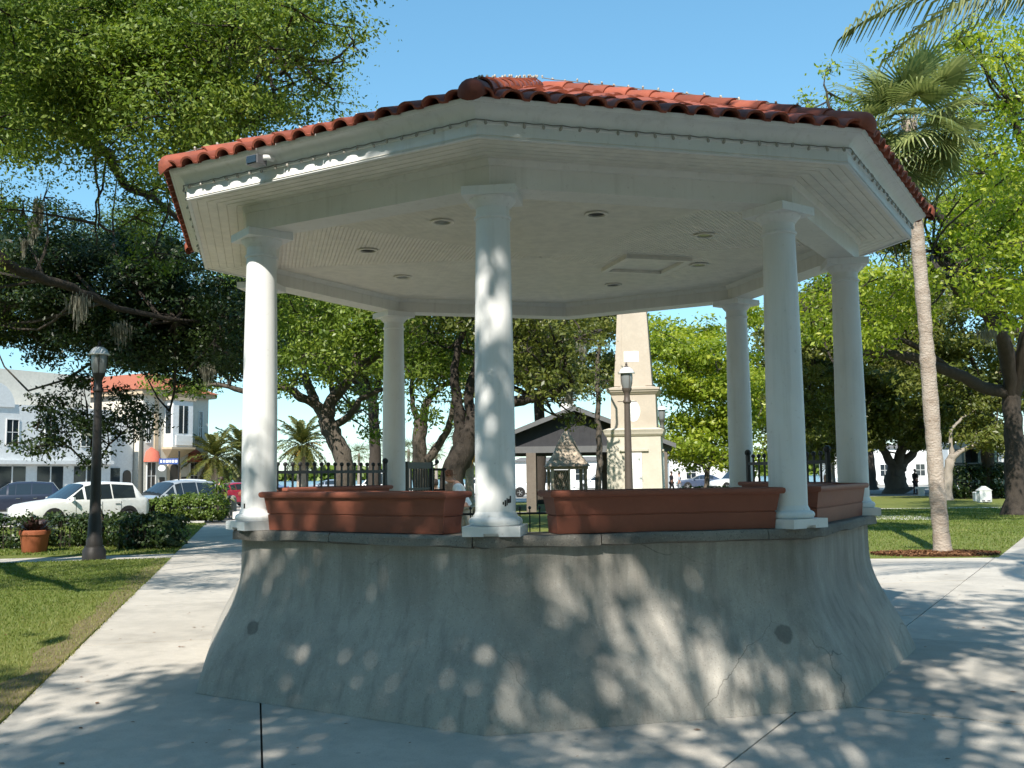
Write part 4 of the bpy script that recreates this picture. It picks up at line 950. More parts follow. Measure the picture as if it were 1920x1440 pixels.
def feather_frond(L, leaflet, droop, n=46, hang=.8, curl=1., wd=.012):
    V = []; pts = []
    for s in np.linspace(0, 1, 13):
        pts.append(np.array((0, L*s*(1-.18*droop*s*s), L*(.25*s-droop*s*s*curl))))
    for a, b in zip(pts, pts[1:]): V.append([a+(-.014, 0, 0), a+(.014, 0, 0), b+(.011, 0, 0), b+(-.011, 0, 0)])
    for i in range(n):
        s = .12+.88*i/(n-1); j = min(int(s*12), 11); p = pts[j]+(pts[j+1]-pts[j])*(s*12-j); t = pts[j+1]-pts[j]; t /= np.linalg.norm(t)
        for sg in (-1, 1):
            l = leaflet*math.sin(math.pi*(.12+.8*s))**.6*random.uniform(.85, 1.1); d = np.array((sg*.75, 0, 0))+t*.55+np.array((0, 0, random.uniform(-.1, .35)))
            d /= np.linalg.norm(d); p1 = p+d*l*.45; p2 = p1+(d*(1-hang)+np.array((0, 0, -hang)))*l*.55
            w = wd; sd = np.cross(d, (0, 0, 1)); sd /= np.linalg.norm(sd)+1e-6
            V.append([p-sd*w*.5, p+sd*w*.5, p1+sd*w, p1-sd*w]); V.append([p1-sd*w, p1+sd*w, p2+sd*.003, p2-sd*.003])
    return np.array(V)
def place_fronds(root, make, spec, mat, tonef=None, name='frond'):
    cache = []
    for i, (p, az, el, roll, sc, var) in enumerate(spec):
        while len(cache) <= var:
            V = make(len(cache)); nq = len(V); me_o = tri_mesh(name, V, 4, mat, None, np.clip(rng.normal(.5, .22, nq), 0, 1)); me = me_o.data; bpy.data.objects.remove(me_o); cache.append(me)
        o = mesh_obj(name, cache[var], None, root)
        o.matrix_local = Matrix.Translation(p) @ Matrix.Rotation(az-math.pi/2, 4, 'Z') @ Matrix.Rotation(el, 4, 'X') @ Matrix.Rotation(roll, 4, 'Y') @ Matrix.Scale(sc, 4)
# fan palm on the mulch bed
Yp = float(gp(1768, 1037)[1]); tp = [gp(1768, 1037)]+[at(x, y, Yp+dy) for x, y, dy in ((1758, 930, 0), (1752, 850, .05), (1741, 700, .1), (1733, 590, .1), (1722, 470, .1), (1713, 360, .1), (1707, 270, .1), (1704, 225, .1))]
b0 = np.array(tp[0]); fp = thing('fan_palm', 'tall fan palm with pale rough trunk rising from the mulch bed', 'palm tree', tuple(b0))
q = smooth_line(tp, 9); rad = [.215, .19, .18]+[.168-.045*(i/len(q))+random.uniform(-.010, .010) for i in range(len(q)-3)]
i0 = len(q)*4//9; rad[i0] *= .88; rad[i0+1] *= .93; rad[i0-3] *= 1.08
MB().tube([p-b0 for p in q], rad, 18).build('trunk', M['palm_bark'], fp, 70)
top = np.array(tp[-1])-b0; bt = MB()
for i in range(70):          # leaf bases and fibre below the crown
    z = random.uniform(-1.3, .05); a = random.random()*6.28; rr = .13; p = top+np.array((math.cos(a)*rr-.01*z, math.sin(a)*rr, z)); l = random.uniform(.10, .24)
    bt.tube([p, p+np.array((math.cos(a)*l*.35, math.sin(a)*l*.35, l))], [.022, .008], 4)
bt.build('leaf_bases', M['palm_bark'], fp)
spec = []
for i in range(44):
    u = (i+.5)/44; el = R(80)-u**.9*R(150); az = i*2.39996; spec.append((Vector(top+np.array((math.cos(az)*.08, math.sin(az)*.08, .12-.35*u))), az, el, random.uniform(-.5, .5), random.uniform(.9, 1.12), i % 6))
place_fronds(fp, lambda v: fan_frond(None, .70+.05*v, .98, .10+.05*(v % 3)), spec, M['leaf_fan'])
# feather palm beyond the right edge of the frame, fronds hanging into view
qb = np.array((7.0, .9, 0.)); qp = thing('feather_palm', 'feather palm at the right edge, fronds hanging into view', 'palm tree', tuple(qb))
MB().tube([(0, 0, 0), (0, 0, .3), (.02, 0, 3), (0, .05, 7.3)], [.26, .19, .16, .13], 14).build('trunk', M['bark'], qp, 70)
spec = [(Vector((0, 0, 6.85)), R(180), R(22), .1, 1.1, 0), (Vector((0, 0, 6.85)), R(197), R(16), -.1, 1.05, 1)]
spec += [(Vector((0, 0, 6.6)), R(195), R(-40), .0, .66, 2), (Vector((0, 0, 6.4)), R(184), R(-52), .0, .66, 0), (Vector((0, 0, 6.6)), R(215), R(-30), .0, .66, 1)]
spec += [(Vector((0, 0, 7.2)), R(240+i*17), R(random.uniform(-20, 50)), random.uniform(-.3, .3), 1., i % 3) for i in range(14)]
place_fronds(qp, lambda v: feather_frond(3.2, .75, .62+.08*v, 58, .82), spec, M['leaf_feather'])
# date palms and small palms by the water
def date_palm(label, px, ytop, Y, span, nf=40, gold=False, group='date palms along the waterfront'):
    c = at(px, ytop, Y); b0 = np.array((c[0], c[1], 0.)); t = thing('date_palm', label, 'palm tree', tuple(b0), 0, group)
    MB().tube([(0, 0, -.05), (0, 0, c[2]*.5), (0, 0, c[2])], [.42, .33, .36], 12).build('trunk', M['palm_bark'], t, 70)
    place_fronds(t, lambda v: feather_frond(span, span*.24, .30+.12*v, 30, .45, 1., .045), [(Vector((0, 0, c[2])), i*2.39996, R(70)-R(125)*(i/nf), 0, random.uniform(.85, 1.1), i % 3) for i in range(nf)], M['leaf_date'])
    if gold: place_fronds(t, lambda v: feather_frond(span*.55, span*.2, .5, 14, .6, 1., .05), [(Vector((0, 0, c[2]-.1)), i*.9, R(20-8*i), 0, 1, 0) for i in range(8)], M['leaf_gold'], name='fruit_stalk')
date_palm('date palm with orange stalks right of the sunlit column', 566, 835, 62, 2.6, gold=True)
date_palm('date palm beside the red logo sign', 402, 858, 66, 2.8)
date_palm('date palm just left of the sunlit column', 452, 850, 70, 2.9)
def small_palm(label, px, ytop, Y, r, group='small palms on the far shore'):
    c = at(px, ytop, Y); t = thing('cabbage_palm', label, 'palm tree', (c[0], c[1], 0), 0, group)
    MB().tube([(0, 0, -.08), (0, 0, c[2]*.6), (0, 0, c[2])], [.22, .17, .16], 8).build('trunk', M['bark_pale'], t)
    place_fronds(t, lambda v: fan_frond(None, r*.5, r*.6, .12, 14), [(Vector((0, 0, c[2])), i*2.39996, R(75)-R(130)*(i/22), 0, random.uniform(.9, 1.1), 0) for i in range(22)], M['leaf_date'])
for i, (x, y, Y, r, l) in enumerate([(640, 848, 110, 1.7, 'leftmost of three small palms left of the rear left column'), (673, 850, 112, 1.6, 'middle one of three small palms left of the rear left column'),
                                     (702, 846, 108, 1.7, 'small palm touching the rear left column'), (766, 842, 105, 1.7, 'small palm right of the rear left column'),
                                     (818, 846, 110, 1.6, 'small palm between the two oak trunks'), (1560, 850, 70, 2.2, 'low palm seen between the two right-hand columns')]): small_palm(l, x, y, Y, r)
# dry-skirted palm beside the leaning oak
c = at(880, 815, 29); t = thing('thatched_palm', 'palm with hanging straw-coloured dead fronds left of the front column', 'palm tree', (c[0], c[1], 0))
MB().tube([(0, 0, -.05), (0, 0, 1.5), (0, 0, c[2])], [.22, .18, .16], 10).build('trunk', M['palm_bark'], t, 70)
place_fronds(t, lambda v: fan_frond(None, .5, .9, .5, 22), [(Vector((0, 0, c[2]+.1)), i*2.39996, R(-62-20*random.random()), 0, random.uniform(.8, 1.1), 0) for i in range(24)], M['leaf_gold'], name='dead_frond')
place_fronds(t, lambda v: fan_frond(None, .5, .8, .1, 24), [(Vector((0, 0, c[2]+.2)), i*2.39996, R(70-5*i), 0, 1, 0) for i in range(18)], M['leaf_fan'])

# ================================================================== SHRUBS, HEDGES, POT PLANT
def shrub(name, label, boxes, leaf, mat, dens, stem=True, cat='hedge', tone=0.):
    """boxes: (centre, half sizes); leaves on a rounded block surface, twigs inside"""
    b0 = np.array((boxes[0][0][0], boxes[0][0][1], 0.)); t = thing(name, label, cat, tuple(b0)); Cs, Ns = [], []; mb = MB()
    for c, h in boxes:
        c = np.array(c); h = np.array(h); n = int(dens*(h[0]*h[1]+h[0]*h[2]+h[1]*h[2])*8); u = rng.normal(size=(n, 3)); u = np.sign(u)*np.abs(u)**.55; u /= np.linalg.norm(u, axis=1)[:, None]
        u *= (rng.uniform(.55, 1.06, n)**.35)[:, None]; bl = 1+.10*np.sin(u[:, 0]*7+c[0])*np.sin(u[:, 1]*6)+.06*np.sin(u[:, 0]*19+u[:, 2]*11); p = c+u*h*1.15*bl[:, None]; k = p[:, 2] > .02
        Cs.append(p[k]); nr = u*.7+rng.normal(size=(n, 3))*.5+np.array((0, 0, .3)); Ns.append((nr/np.linalg.norm(nr, axis=1)[:, None])[k])
        for i in range(14):
            a = c+np.array((random.uniform(-.8, .8)*h[0], random.uniform(-.8, .8)*h[1], 0)); mb.tube([np.array((a[0], a[1], 0))-b0, a+np.array((0, 0, h[2]*.6))-b0], [.018, .006], 4)
    C = np.concatenate(Cs); N = np.concatenate(Ns); Ls = leaf*rng.uniform(.7, 1.3, len(C))
    tri_mesh('foliage', kite_leaves(C-b0, N, Ls, Ls*.6), 4, mat, t, np.clip(rng.normal(.5+tone, .22, len(C)), 0, 1)); mb.build('stems', M['bark_dark'], t)['kind'] = 'stuff'
    return t
hl, hr_ = gp(272, 979), gp(400, 979); hc_ = (hl+hr_)/2
shrub('hedge', 'clipped bright green hedge beside the grey lamp post', [((hl[0]+(hr_[0]-hl[0])*f, hc_[1]+.7, .5+dz), (.62, .75, .47+dz)) for f, dz in ((.15, -.03), (.38, .03), (.62, .05), (.85, .03))], .11, M['hedge'], 330)
shrub('hedge', 'shrubs, shade put into their dark leaves, behind the potted plant and black lamp post', [((x, y, .42), (.85, .6, .42)) for x, y in ((-13.4, 14.4), (-12.2, 15.0), (-11.2, 14.9), (-10.1, 14.6), (-9.7, 13.9))], .10, M['leaf_dark'], 260, tone=.1)  # leaf colour darkened in place of tree shade
Yh = 46.; w0, w1 = at(1818, 900, Yh)[0], at(1905, 900, Yh)[0]
shrub('hedge', 'tall dark hedge behind the little white box', [((w0+(w1-w0)*f, Yh+1.2, .95), (.9, 1.0, .95)) for f in (.1, .5, .9)], .16, M['leaf_dark'], 130)
shrub('hedge', 'low green bush at the foot of the bright young tree', [((at(1300+k*26, 915, 44)[0], 44, .45), (1.1, .8, .42)) for k in range(4)], .2, M['hedge'], 70)
pc = gp(64, 1036)
t = thing('plant_pot', 'large round terracotta pot on the lawn at left', 'pot', tuple(pc))
s_ = mpx(pc[1])
MB().lathe([(.25, 0), (.27, .02), (.315, .40), (.325, .42), (.345, .425), (.35, .46), (.345, .52), (.33, .535), (.30, .53), (.29, .46)], n=28, cap=False).build('pot_body', M['pot'], t, 40)
MB().lathe([(.001, .47), (.295, .47)], n=20, cap=False).build('soil', M['mulch'], t)
t = thing('pot_plant', 'dark reddish leafy plant growing in the terracotta pot', 'plant', (pc[0], pc[1], .47)); Vb = []
for i in range(90):
    a = random.random()*6.28; el = random.uniform(.25, 1.35); L = random.uniform(.3, .62); d = np.array((math.cos(a)*math.cos(el), math.sin(a)*math.cos(el), math.sin(el))); sd = np.array((-math.sin(a), math.cos(a), 0)); w = random.uniform(.03, .05)
    p0 = np.array((math.cos(a)*.1, math.sin(a)*.1, 0)); p1 = p0+d*L*.55; p2 = p1+(d+np.array((0, 0, -.6)))*L*.4; Vb += [[p0-sd*.01, p0+sd*.01, p1+sd*w, p1-sd*w], [p1-sd*w, p1+sd*w, p2+sd*.003, p2-sd*.003]]
tri_mesh('leaves', np.array(Vb), 4, M['leaf_red'], t, rng.uniform(0, 1, len(Vb))); MB().tube([(0, 0, -.02), (0, 0, .12)], .03, 6).build('stem', M['bark_dark'], t)
# ginger-like plant beside the hedge
pc2 = gp(392, 975); t = thing('leafy_plant', 'upright yellow-green leafy plant beside the walking man', 'plant', (pc2[0]+.1, pc2[1]+.9, 0)); Vb = []
for i in range(120):
    a = random.random()*6.28; z0 = random.uniform(.6, 1.5); L = random.uniform(.3, .55); rr = random.uniform(0, .35); p0 = np.array((math.cos(a)*rr*1.4, math.sin(a)*rr, z0)); el = random.uniform(-.2, .9)
    d = np.array((math.cos(a)*math.cos(el), math.sin(a)*math.cos(el), math.sin(el))); sd = np.array((-math.sin(a), math.cos(a), 0)); w = .055; p1 = p0+d*L*.5; p2 = p1+(d+np.array((0, 0, -.7)))*L*.5
    Vb += [[p0-sd*.01, p0+sd*.01, p1+sd*w, p1-sd*w], [p1-sd*w, p1+sd*w, p2+sd*.003, p2-sd*.003]]
tri_mesh('leaves', np.array(Vb), 4, M['hedge'], t, rng.uniform(.3, 1, len(Vb)))
sm = MB()
for i in range(12): a = i*.6; sm.tube([(math.cos(a)*.15, math.sin(a)*.15, 0), (math.cos(a)*.3, math.sin(a)*.25, 1.3)], [.018, .008], 5)
sm.build('stems', M['bark'], t)['kind'] = 'stuff'
# distant tree line beyond the water
n = 26000; th = rng.uniform(-.62, .62, n); rr = rng.uniform(330, 350, n); hgt = 4.2+1.2*np.sin(th*31)+.8*np.sin(th*83+1)+.6*np.sin(th*190); z = rng.uniform(0, 1, n)**.7*hgt
C = np.c_[np.sin(th)*rr, np.cos(th)*rr, z]; Nr = rng.normal(size=(n, 3))*.6+np.array((0, -.5, .6)); Nr /= np.linalg.norm(Nr, axis=1)[:, None]; Ls = rng.uniform(1.2, 2.6, n)
tag(tri_mesh('treeline', kite_leaves(C, Nr, Ls, Ls*.8), 4, M['leaf_mid'], None, rng.uniform(0, 1, n)), 'low distant tree line across the water', 'trees', kind='stuff')
tag(MB().add([(-400, 120, -.03), (400, 120, -.03), (400, 700, -.03), (-400, 700, -.03)], [(0, 1, 2, 3)]).build('water', plain('bay_water', (.12, .17, .2), .25)), 'pale bay water beyond the far shore', 'water', kind='structure')

# ================================================================== LAMP POSTS
def lamp_post(label, base, mat, foot=True):
    t = thing('lamp_post', label, 'lamp post', tuple(base), 0, 'lamp posts of the plaza')
    MB().lathe([(.24, 0), (.24, .20), (.20, .27), (.20, .30)] if foot else [(.2, 0), (.2, .05), (.18, .08), (.18, .1)], n=16).build('footing', (M['lampgrey'] if mat != M['lamp'] else mat) if foot else mat, t, 40)
    z = .3 if foot else .1
    MB().lathe([(.17, z), (.17, z+.12), (.145, z+.2), (.135, z+.55), (.12, z+.62), (.112, 1.2), (.10, 2.2), (.085, 3.2), (.08, 3.62)], n=20).build('post', mat, t, 40)
    MB().lathe([(.08, 3.60), (.11, 3.63), (.11, 3.68), (.085, 3.71), (.075, 3.85), (.10, 3.92), (.13, 3.97), (.135, 4.02)], n=20).build('collar', mat, t, 40)
    MB().tube([(-.26, 0, 3.66), (.26, 0, 3.66)], .012, 6).build('ladder_bar', mat, t)
    MB().lathe([(.12, 4.02), (.155, 4.15), (.165, 4.30), (.16, 4.42)], n=16).build('lantern_glass', M['lampglass'], t, 40)
    cg = MB()
    for i in range(4):
        a = i*math.pi/2+.4; cg.tube([(.128*math.cos(a), .128*math.sin(a), 4.02), (.165*math.cos(a), .165*math.sin(a), 4.2), (.17*math.cos(a), .17*math.sin(a), 4.43)], .009, 5)
    cg.build('lantern_cage', mat, t)
    MB().lathe([(.225, 4.42), (.23, 4.44), (.205, 4.455), (.17, 4.53), (.10, 4.585), (.05, 4.60)], n=24).build('lantern_cap', M['lampcap'], t, 40)
    MB().lathe([(.05, 4.60), (.06, 4.62), (.025, 4.65), (.035, 4.68), (.008, 4.74)], n=12).build('finial', mat, t, 40)
    return t
lamp_post('black lamp post on the lawn in front of the small dark tree', gp(176, 1050), M['lamp'])
lamp_post('grey lamp post beside the clipped hedge and silver car', gp(262, 974), M['lampgrey'])
p = at(1179, 900, 16.6); lamp_post('brown lamp post in front of the tan obelisk', (p[0], p[1], 0), M['lampbrown'], False)
p = at(1244, 900, 33); lamp_post('small far lamp post half hidden right of the obelisk', (p[0], p[1], 0), M['lampgrey'], False)

# ================================================================== OBELISK
M['obelisk'] = surf('obelisk_plaster', (.52, .455, .375), (.41, .35, .28), 1.6, .9, .25, 14, spec=.15)
M['obelisk_low'] = surf('obelisk_pedestal_plaster', (.60, .55, .46), (.48, .43, .355), 1.4, .9, .25, 14, spec=.15)
M['plaque'] = surf('white_marble', (.78, .77, .75), (.72, .71, .69), 4, .5, .05, 20)
YO = 22.; oc = at(1193, 900, YO); t = thing('obelisk', 'tan plastered obelisk monument on a stepped pedestal', 'obelisk', (oc[0], oc[1], 0), R(-9)); t.scale = (.92, .92, 1)
def frus(mb, w0, w1, z0, z1): return mb.add([(-w0, -w0, z0), (w0, -w0, z0), (w0, w0, z0), (-w0, w0, z0), (-w1, -w1, z1), (w1, -w1, z1), (w1, w1, z1), (-w1, w1, z1)], [(3, 2, 1, 0), (4, 5, 6, 7), (0, 1, 5, 4), (1, 2, 6, 5), (2, 3, 7, 6), (3, 0, 4, 7)])
mb = MB(); frus(mb, 1.25, 1.25, 0, .3); frus(mb, 1.1, 1.08, .3, .6); mb.build('plinth', M['obelisk_low'], t)
frus(MB(), .95, .92, .6, 2.88).build('pedestal', M['obelisk_low'], t)
mb = MB(); frus(mb, .95, 1.0, 2.88, 2.94); frus(mb, 1.0, 1.02, 2.941, 3.0); frus(mb, 1.02, 1.06, 3.001, 3.08); frus(mb, 1.04, .86, 3.081, 3.14); mb.build('lower_cornice', M['obelisk_low'], t)
frus(MB(), .79, .77, 3.13, 4.22).build('upper_die', M['obelisk'], t)
mb = MB(); frus(mb, .80, .86, 4.22, 4.29); frus(mb, .87, .90, 4.291, 4.36); frus(mb, .92, .92, 4.361, 4.42); frus(mb, .9, .7, 4.421, 4.47); mb.build('upper_cornice', M['obelisk'], t)
frus(MB(), .64, .30, 4.46, 10.2).build('shaft', M['obelisk'], t); frus(MB(), .30, .01, 10.2, 10.9).build('tip', M['obelisk'], t)
for a in range(4):
    g_ = Matrix.Rotation(a*math.pi/2, 4, 'Z')
    def side(mb, nm, m): o = mb.build(nm, m, t); o.matrix_local = g_
    # raised borders leaving a sunk panel on each shaft face
    mb = MB(); sl = .34/5.74
    for sg in (-1, 1):
        V = []
        for z in (4.5, 9.9):
            w = .64-(z-4.46)*sl; V += [(sg*w*1.0, -w-.02, z), (sg*w*.68, -w-.02, z), (sg*w*.68, -w+.01, z), (sg*w*1.0, -w+.01, z)]
        mb.add(V, [(0, 1, 5, 4), (1, 2, 6, 5), (2, 3, 7, 6), (3, 0, 4, 7), (0, 3, 2, 1), (4, 5, 6, 7)])
    side(mb, 'shaft_border', M['obelisk'])
    side(MB().bb(-.27, .27, -.99, -.90, 1.0, 2.35), 'pedestal_tablet', M['plaque'])
    side(MB().bb(-.5, .5, -1.0, -.9, 2.4, 2.46), 'tablet_ledge', M['obelisk_low'])
    side(MB().lathe([(.001, 0), (.001, .0001), (.3, .0001), (.33, .02), (.33, .05), (.001, .05)], n=24, cap=False).add([(-.62, -.002, .0)]*0, []), 'round_hollow', M['obelisk']) if False else None
    side(MB().tube([(-.16, -.80, 3.72), (.2, -.80, 3.72)], .001, 4), 'shaft_seam', M['obelisk'])
side_ = MB(); side_.add([(.24*math.cos(q)*1., -.795, 3.68+.34*math.sin(q)) for q in np.linspace(0, 6.283, 25)[:-1]]+[(.24*math.cos(q), -.77, 3.68+.34*math.sin(q)) for q in np.linspace(0, 6.283, 25)[:-1]], [tuple(range(24))]+[(i, (i+1) % 24, 24+(i+1) % 24, 24+i) for i in range(24)])
side_.build('oval_tablet', M['plaque'], t)
MB().bb(-.30, -.3+.52, -.60, -.50, 5.28, 5.62).build('white_plaque', M['plaque'], t)

# ================================================================== PAVILION AND WELL HOUSE
M['shingle'] = surf('grey_shingle', (.20, .185, .175), (.12, .11, .105), 5, .95, .5, 30)
M['shingle_lit'] = surf('sunlit_shingle', (.52, .43, .34), (.32, .26, .2), 6, .95, .5, 30, rand=.3)  # dappled sun put into the shingle colour, where trees block the light
M['gable'] = surf('dark_gable_boards', (.055, .055, .06), (.035, .035, .04), 4, .9, .3, 30)
M['greytrim'] = surf('grey_trim', (.15, .15, .152), (.11, .11, .114), 4, .8, .2, 30)
M['pillar'] = surf('pillar_stone', (.20, .165, .135), (.12, .10, .085), 3, .9, .5, 12)
YM = 33.; mc = at(1078, 900, YM); t = thing('pavilion', 'open dark-gabled market pavilion left of the obelisk', 'pavilion', (mc[0], mc[1], 0))
W_, ZA_, ZE_ = 4.3, 4.62, 2.95; DL = 9.
nb = 17                      # gable boards, one by one
for i in range(nb):
    x0 = -W_+.25+(2*W_-.5)*i/nb; x1 = x0+(2*W_-.5)/nb-.003; xm = (x0+x1)/2; f = lambda x: ZE_+(ZA_-ZE_)*(1-abs(x)/W_)-.12
    MB().add([(x0, .0, 2.9), (x1, .0, 2.9), (x1, .0, f(x1)), (x0, .0, f(x0)), (x0, .04, 2.9), (x1, .04, 2.9), (x1, .04, f(x1)), (x0, .04, f(x0))], [(0, 1, 2, 3), (7, 6, 5, 4), (0, 4, 5, 1), (1, 5, 6, 2), (2, 6, 7, 3), (3, 7, 4, 0)]).build('gable_board', M['gable'], t)
MB().add([(-W_+.2, .05, 2.9), (W_-.2, .05, 2.9), (0, .05, ZA_-.15)], [(0, 1, 2)]).build('gable_backing', M['gable'], t)
for sg in (-1, 1):
    o = MB().add([(0, -.5, ZA_), (sg*W_, -.5, ZE_), (sg*W_, DL, ZE_), (0, DL, ZA_), (0, -.5, ZA_-.1), (sg*W_, -.5, ZE_-.1), (sg*W_, DL, ZE_-.1), (0, DL, ZA_-.1)], [(0, 1, 2, 3), (4, 7, 6, 5), (0, 4, 5, 1), (1, 5, 6, 2), (2, 6, 7, 3)]).build('roof_slope', M['shingle'], t)
    MB().add([(0, -.53, ZA_+.02), (sg*(W_+.05), -.53, ZE_), (sg*(W_+.05), -.53, ZE_-.19), (0, -.53, ZA_-.2), (0, -.49, ZA_+.02), (sg*(W_+.05), -.49, ZE_), (sg*(W_+.05), -.49, ZE_-.19), (0, -.49, ZA_-.2)], [(0, 1, 2, 3), (7, 6, 5, 4), (0, 4, 5, 1), (3, 2, 6, 7), (1, 5, 6, 2)]).build('barge_board', M['greytrim'], t)
MB().bb(-W_+.1, W_-.1, -.12, .12, 2.62, 2.9).build('tie_beam', M['greytrim'], t); MB().bb(-W_+.1, W_-.1, DL-.3, DL-.05, 2.62, 2.9).build('tie_beam', M['greytrim'], t)
for y in (.05, 3.0, 6.0, DL-.2):
    for x in (-W_+.5, -1.9, 1.9, W_-.5):
        if y in (3.0, 6.0) and abs(x) < 2: continue
        MB().box((x, y, 1.31), (.42, .42, 2.62)).build('pillar', M['pillar'], t)
MB().bb(-.5, .1, 3.6, 4.2, ZA_-.3, ZA_+.55).build('cupola', M['plaque'], t); MB().box((-.2, 3.9, ZA_+.62), (.9, .9, .14), taper=.5).build('cupola_roof', M['shingle'], t)
YW = 23.5; wc = at(1063, 900, YW); t = thing('well_house', 'small shingle-roofed lattice well house in front of the pavilion', 'well house', (wc[0], wc[1], 0), R(6))
for sx in (-1, 1):
    for sy in (-1, 1): MB().bb(sx*.56-.05, sx*.56+.05, sy*.56-.05, sy*.56+.05, 0, 1.93).build('post', M['shingle_lit'], t)
MB().bb(-.64, .64, -.64, -.54, 1.86, 1.97).build('eave_beam', M['shingle_lit'], t); MB().bb(-.64, .64, .54, .64, 1.86, 1.97).build('eave_beam', M['shingle_lit'], t)
for sx in (-1, 1): MB().bb(sx*.59-.05, sx*.59+.05, -.538, .538, 1.86, 1.97).build('eave_beam', M['shingle_lit'], t)
rs = [(.70, 1.97), (.62, 2.07), (.55, 2.17), (.485, 2.27), (.43, 2.37), (.38, 2.47), (.34, 2.57), (.30, 2.67), (.255, 2.78), (.20, 2.90), (.14, 3.02), (.075, 3.14), (.01, 3.25)]
for (w0, z0), (w1, z1) in zip(rs, rs[1:]):        # shingle courses, each course lapping the next
    frus(MB(), w0+.015, w1+.004, z0-.012, z1).build('shingle_course', M['shingle_lit'], t)
for i in range(9):
    for sg in (-1, 1):
        x0 = -.5+i*.062
        MB().tube([(x0, -.57-.004*sg, .05), (min(x0+.5, -.04), -.57-.004*sg, .05+(min(x0+.5, -.04)-x0)*3.4)], .008, 4).build('lattice_strip', M['shingle_lit'], t) if sg > 0 else MB().tube([(x0, -.576, 1.82), (min(x0+.5, -.04), -.576, 1.82-(min(x0+.5, -.04)-x0)*3.4)], .008, 4).build('lattice_strip', M['shingle_lit'], t)
MB().bb(-.53, -.02, -.55, -.535, .05, 1.84).build('lattice_back', surf('lattice_back', (.2, .165, .13), (.15, .12, .1), 5), t)
MB().bb(-.02, .04, -.6, -.54, .0, 1.86).build('door_jamb', M['shingle_lit'], t)
MB().lathe([(.38, 0), (.38, .75), (.30, .75), (.30, .4)], n=16, cap=False).build('well_curb', M['plaque'], t, 40)

# ================================================================== BUILDINGS ACROSS THE STREET
M['cream'] = surf('cream_stucco', (.70, .655, .57), (.62, .575, .50), .7, .9, .15, 12)
M['white_stucco'] = surf('white_stucco', (.76, .765, .76), (.68, .69, .69), .7, .9, .15, 12)
M['awning'] = surf('red_awning_cloth', (.55, .15, .10), (.48, .12, .08), 3, .85, .1, 20)
M['far_tile'] = surf('far_roof_tile', (.42, .14, .08), (.30, .09, .05), 8, .85, .4, 12)
M['shutter'] = plain('dark_window_frame', (.05, .045, .04), .5)
M['sandst'] = surf('carved_sandstone', (.55, .44, .31), (.46, .36, .25), 2, .9, .3, 12)
def win(root, x0, x1, z0, z1, y=0., arch=False, frame=.06, pane=None):
    f = MB()
    f.bb(x0-frame, x0, y-.05, y+.02, z0-frame, z1+frame); f.bb(x1, x1+frame, y-.05, y+.02, z0-frame, z1+frame); f.bb(x0, x1, y-.05, y+.02, z1, z1+frame); f.bb(x0, x1, y-.07, y+.02, z0-frame, z0)
    f.bb((x0+x1)/2-.02, (x0+x1)/2+.02, y-.03, y+.02, z0, z1); f.bb(x0, x1, y-.03, y+.02, (z0+z1)/2-.02, (z0+z1)/2+.02)
    o = f.build('window', M['plaque'], root); MB().bb(x0, x1, y-.012, y+.01, z0, z1).build('pane', pane or M['glass'], o); return o
cc = at(264, 938, 62); cb = thing('cream_building', 'cream two-storey building with bay window and two red awnings', 'building', (cc[0], cc[1], -.05), R(62)); CL = 5.6; cb.scale = (1.14, 1, 1)
H1 = 8.3
MB().bb(0, CL, 0, 14, 0, H1).build('wall', M['cream'], cb)
rf = MB().add([(-.5, -.6, H1), (CL+.5, -.6, H1), (CL+.5, 14.5, H1), (-.5, 14.5, H1), (CL/2, 2.6, H1+1.7), (CL/2, 11.5, H1+1.7)], [(0, 1, 4), (1, 2, 5, 4), (2, 3, 5), (3, 0, 4, 5), (3, 2, 1, 0)]).build('roof', M['far_tile'], cb)
MB().bb(-.35, CL+.35, -.4, 14.3, H1-.35, H1-.01).build('cornice', M['sandst'], cb)
MB().bb(.95, 1.25, -.08, .0, 3.4, H1-.4).build('pilaster', M['sandst'], cb)
for x in (.35, 4.75): win(cb, x, x+.28, 4.4, 6.9)
# projecting bay on brackets over the arched door
bay = MB().bb(1.75, 3.45, -.95, 0, 4.05, 7.6).build('bay', M['white_stucco'], cb)
MB().add([(1.6, -1.1, 4.05), (3.6, -1.1, 4.05), (3.6, 0, 4.05), (1.6, 0, 4.05), (1.6, -1.1, 3.9), (3.6, -1.1, 3.9), (3.6, 0, 3.9), (1.6, 0, 3.9), (2.0, -.15, 3.3), (3.2, -.15, 3.3), (3.2, 0, 3.3), (2.0, 0, 3.3)], [(0, 1, 2, 3), (0, 4, 5, 1), (1, 5, 6, 2), (3, 7, 4, 0), (4, 8, 9, 5), (5, 9, 10, 6), (7, 11, 8, 4), (8, 11, 10, 9)]).build('bracket', M['sandst'], cb)
o = MB().bb(2.25, 3.0, -.97, -.93, 5.1, 7.2).build('bay_window', M['glass'], cb); MB().bb(2.6, 2.65, -1.0, -.95, 5.1, 7.2).build('mullion', M['plaque'], o)
o = MB().bb(1.72, 1.77, -.75, -.2, 5.1, 7.2).build('bay_window', M['glass'], cb)
lt_ = MB().bb(2.0, 3.4, -1.02, -.95, 4.2, 4.95).build('bay_lattice', M['plaque'], cb)
MB().bb(1.55, 3.65, -1.05, 0, 7.6, 7.85).build('bay_cornice', M['sandst'], cb)
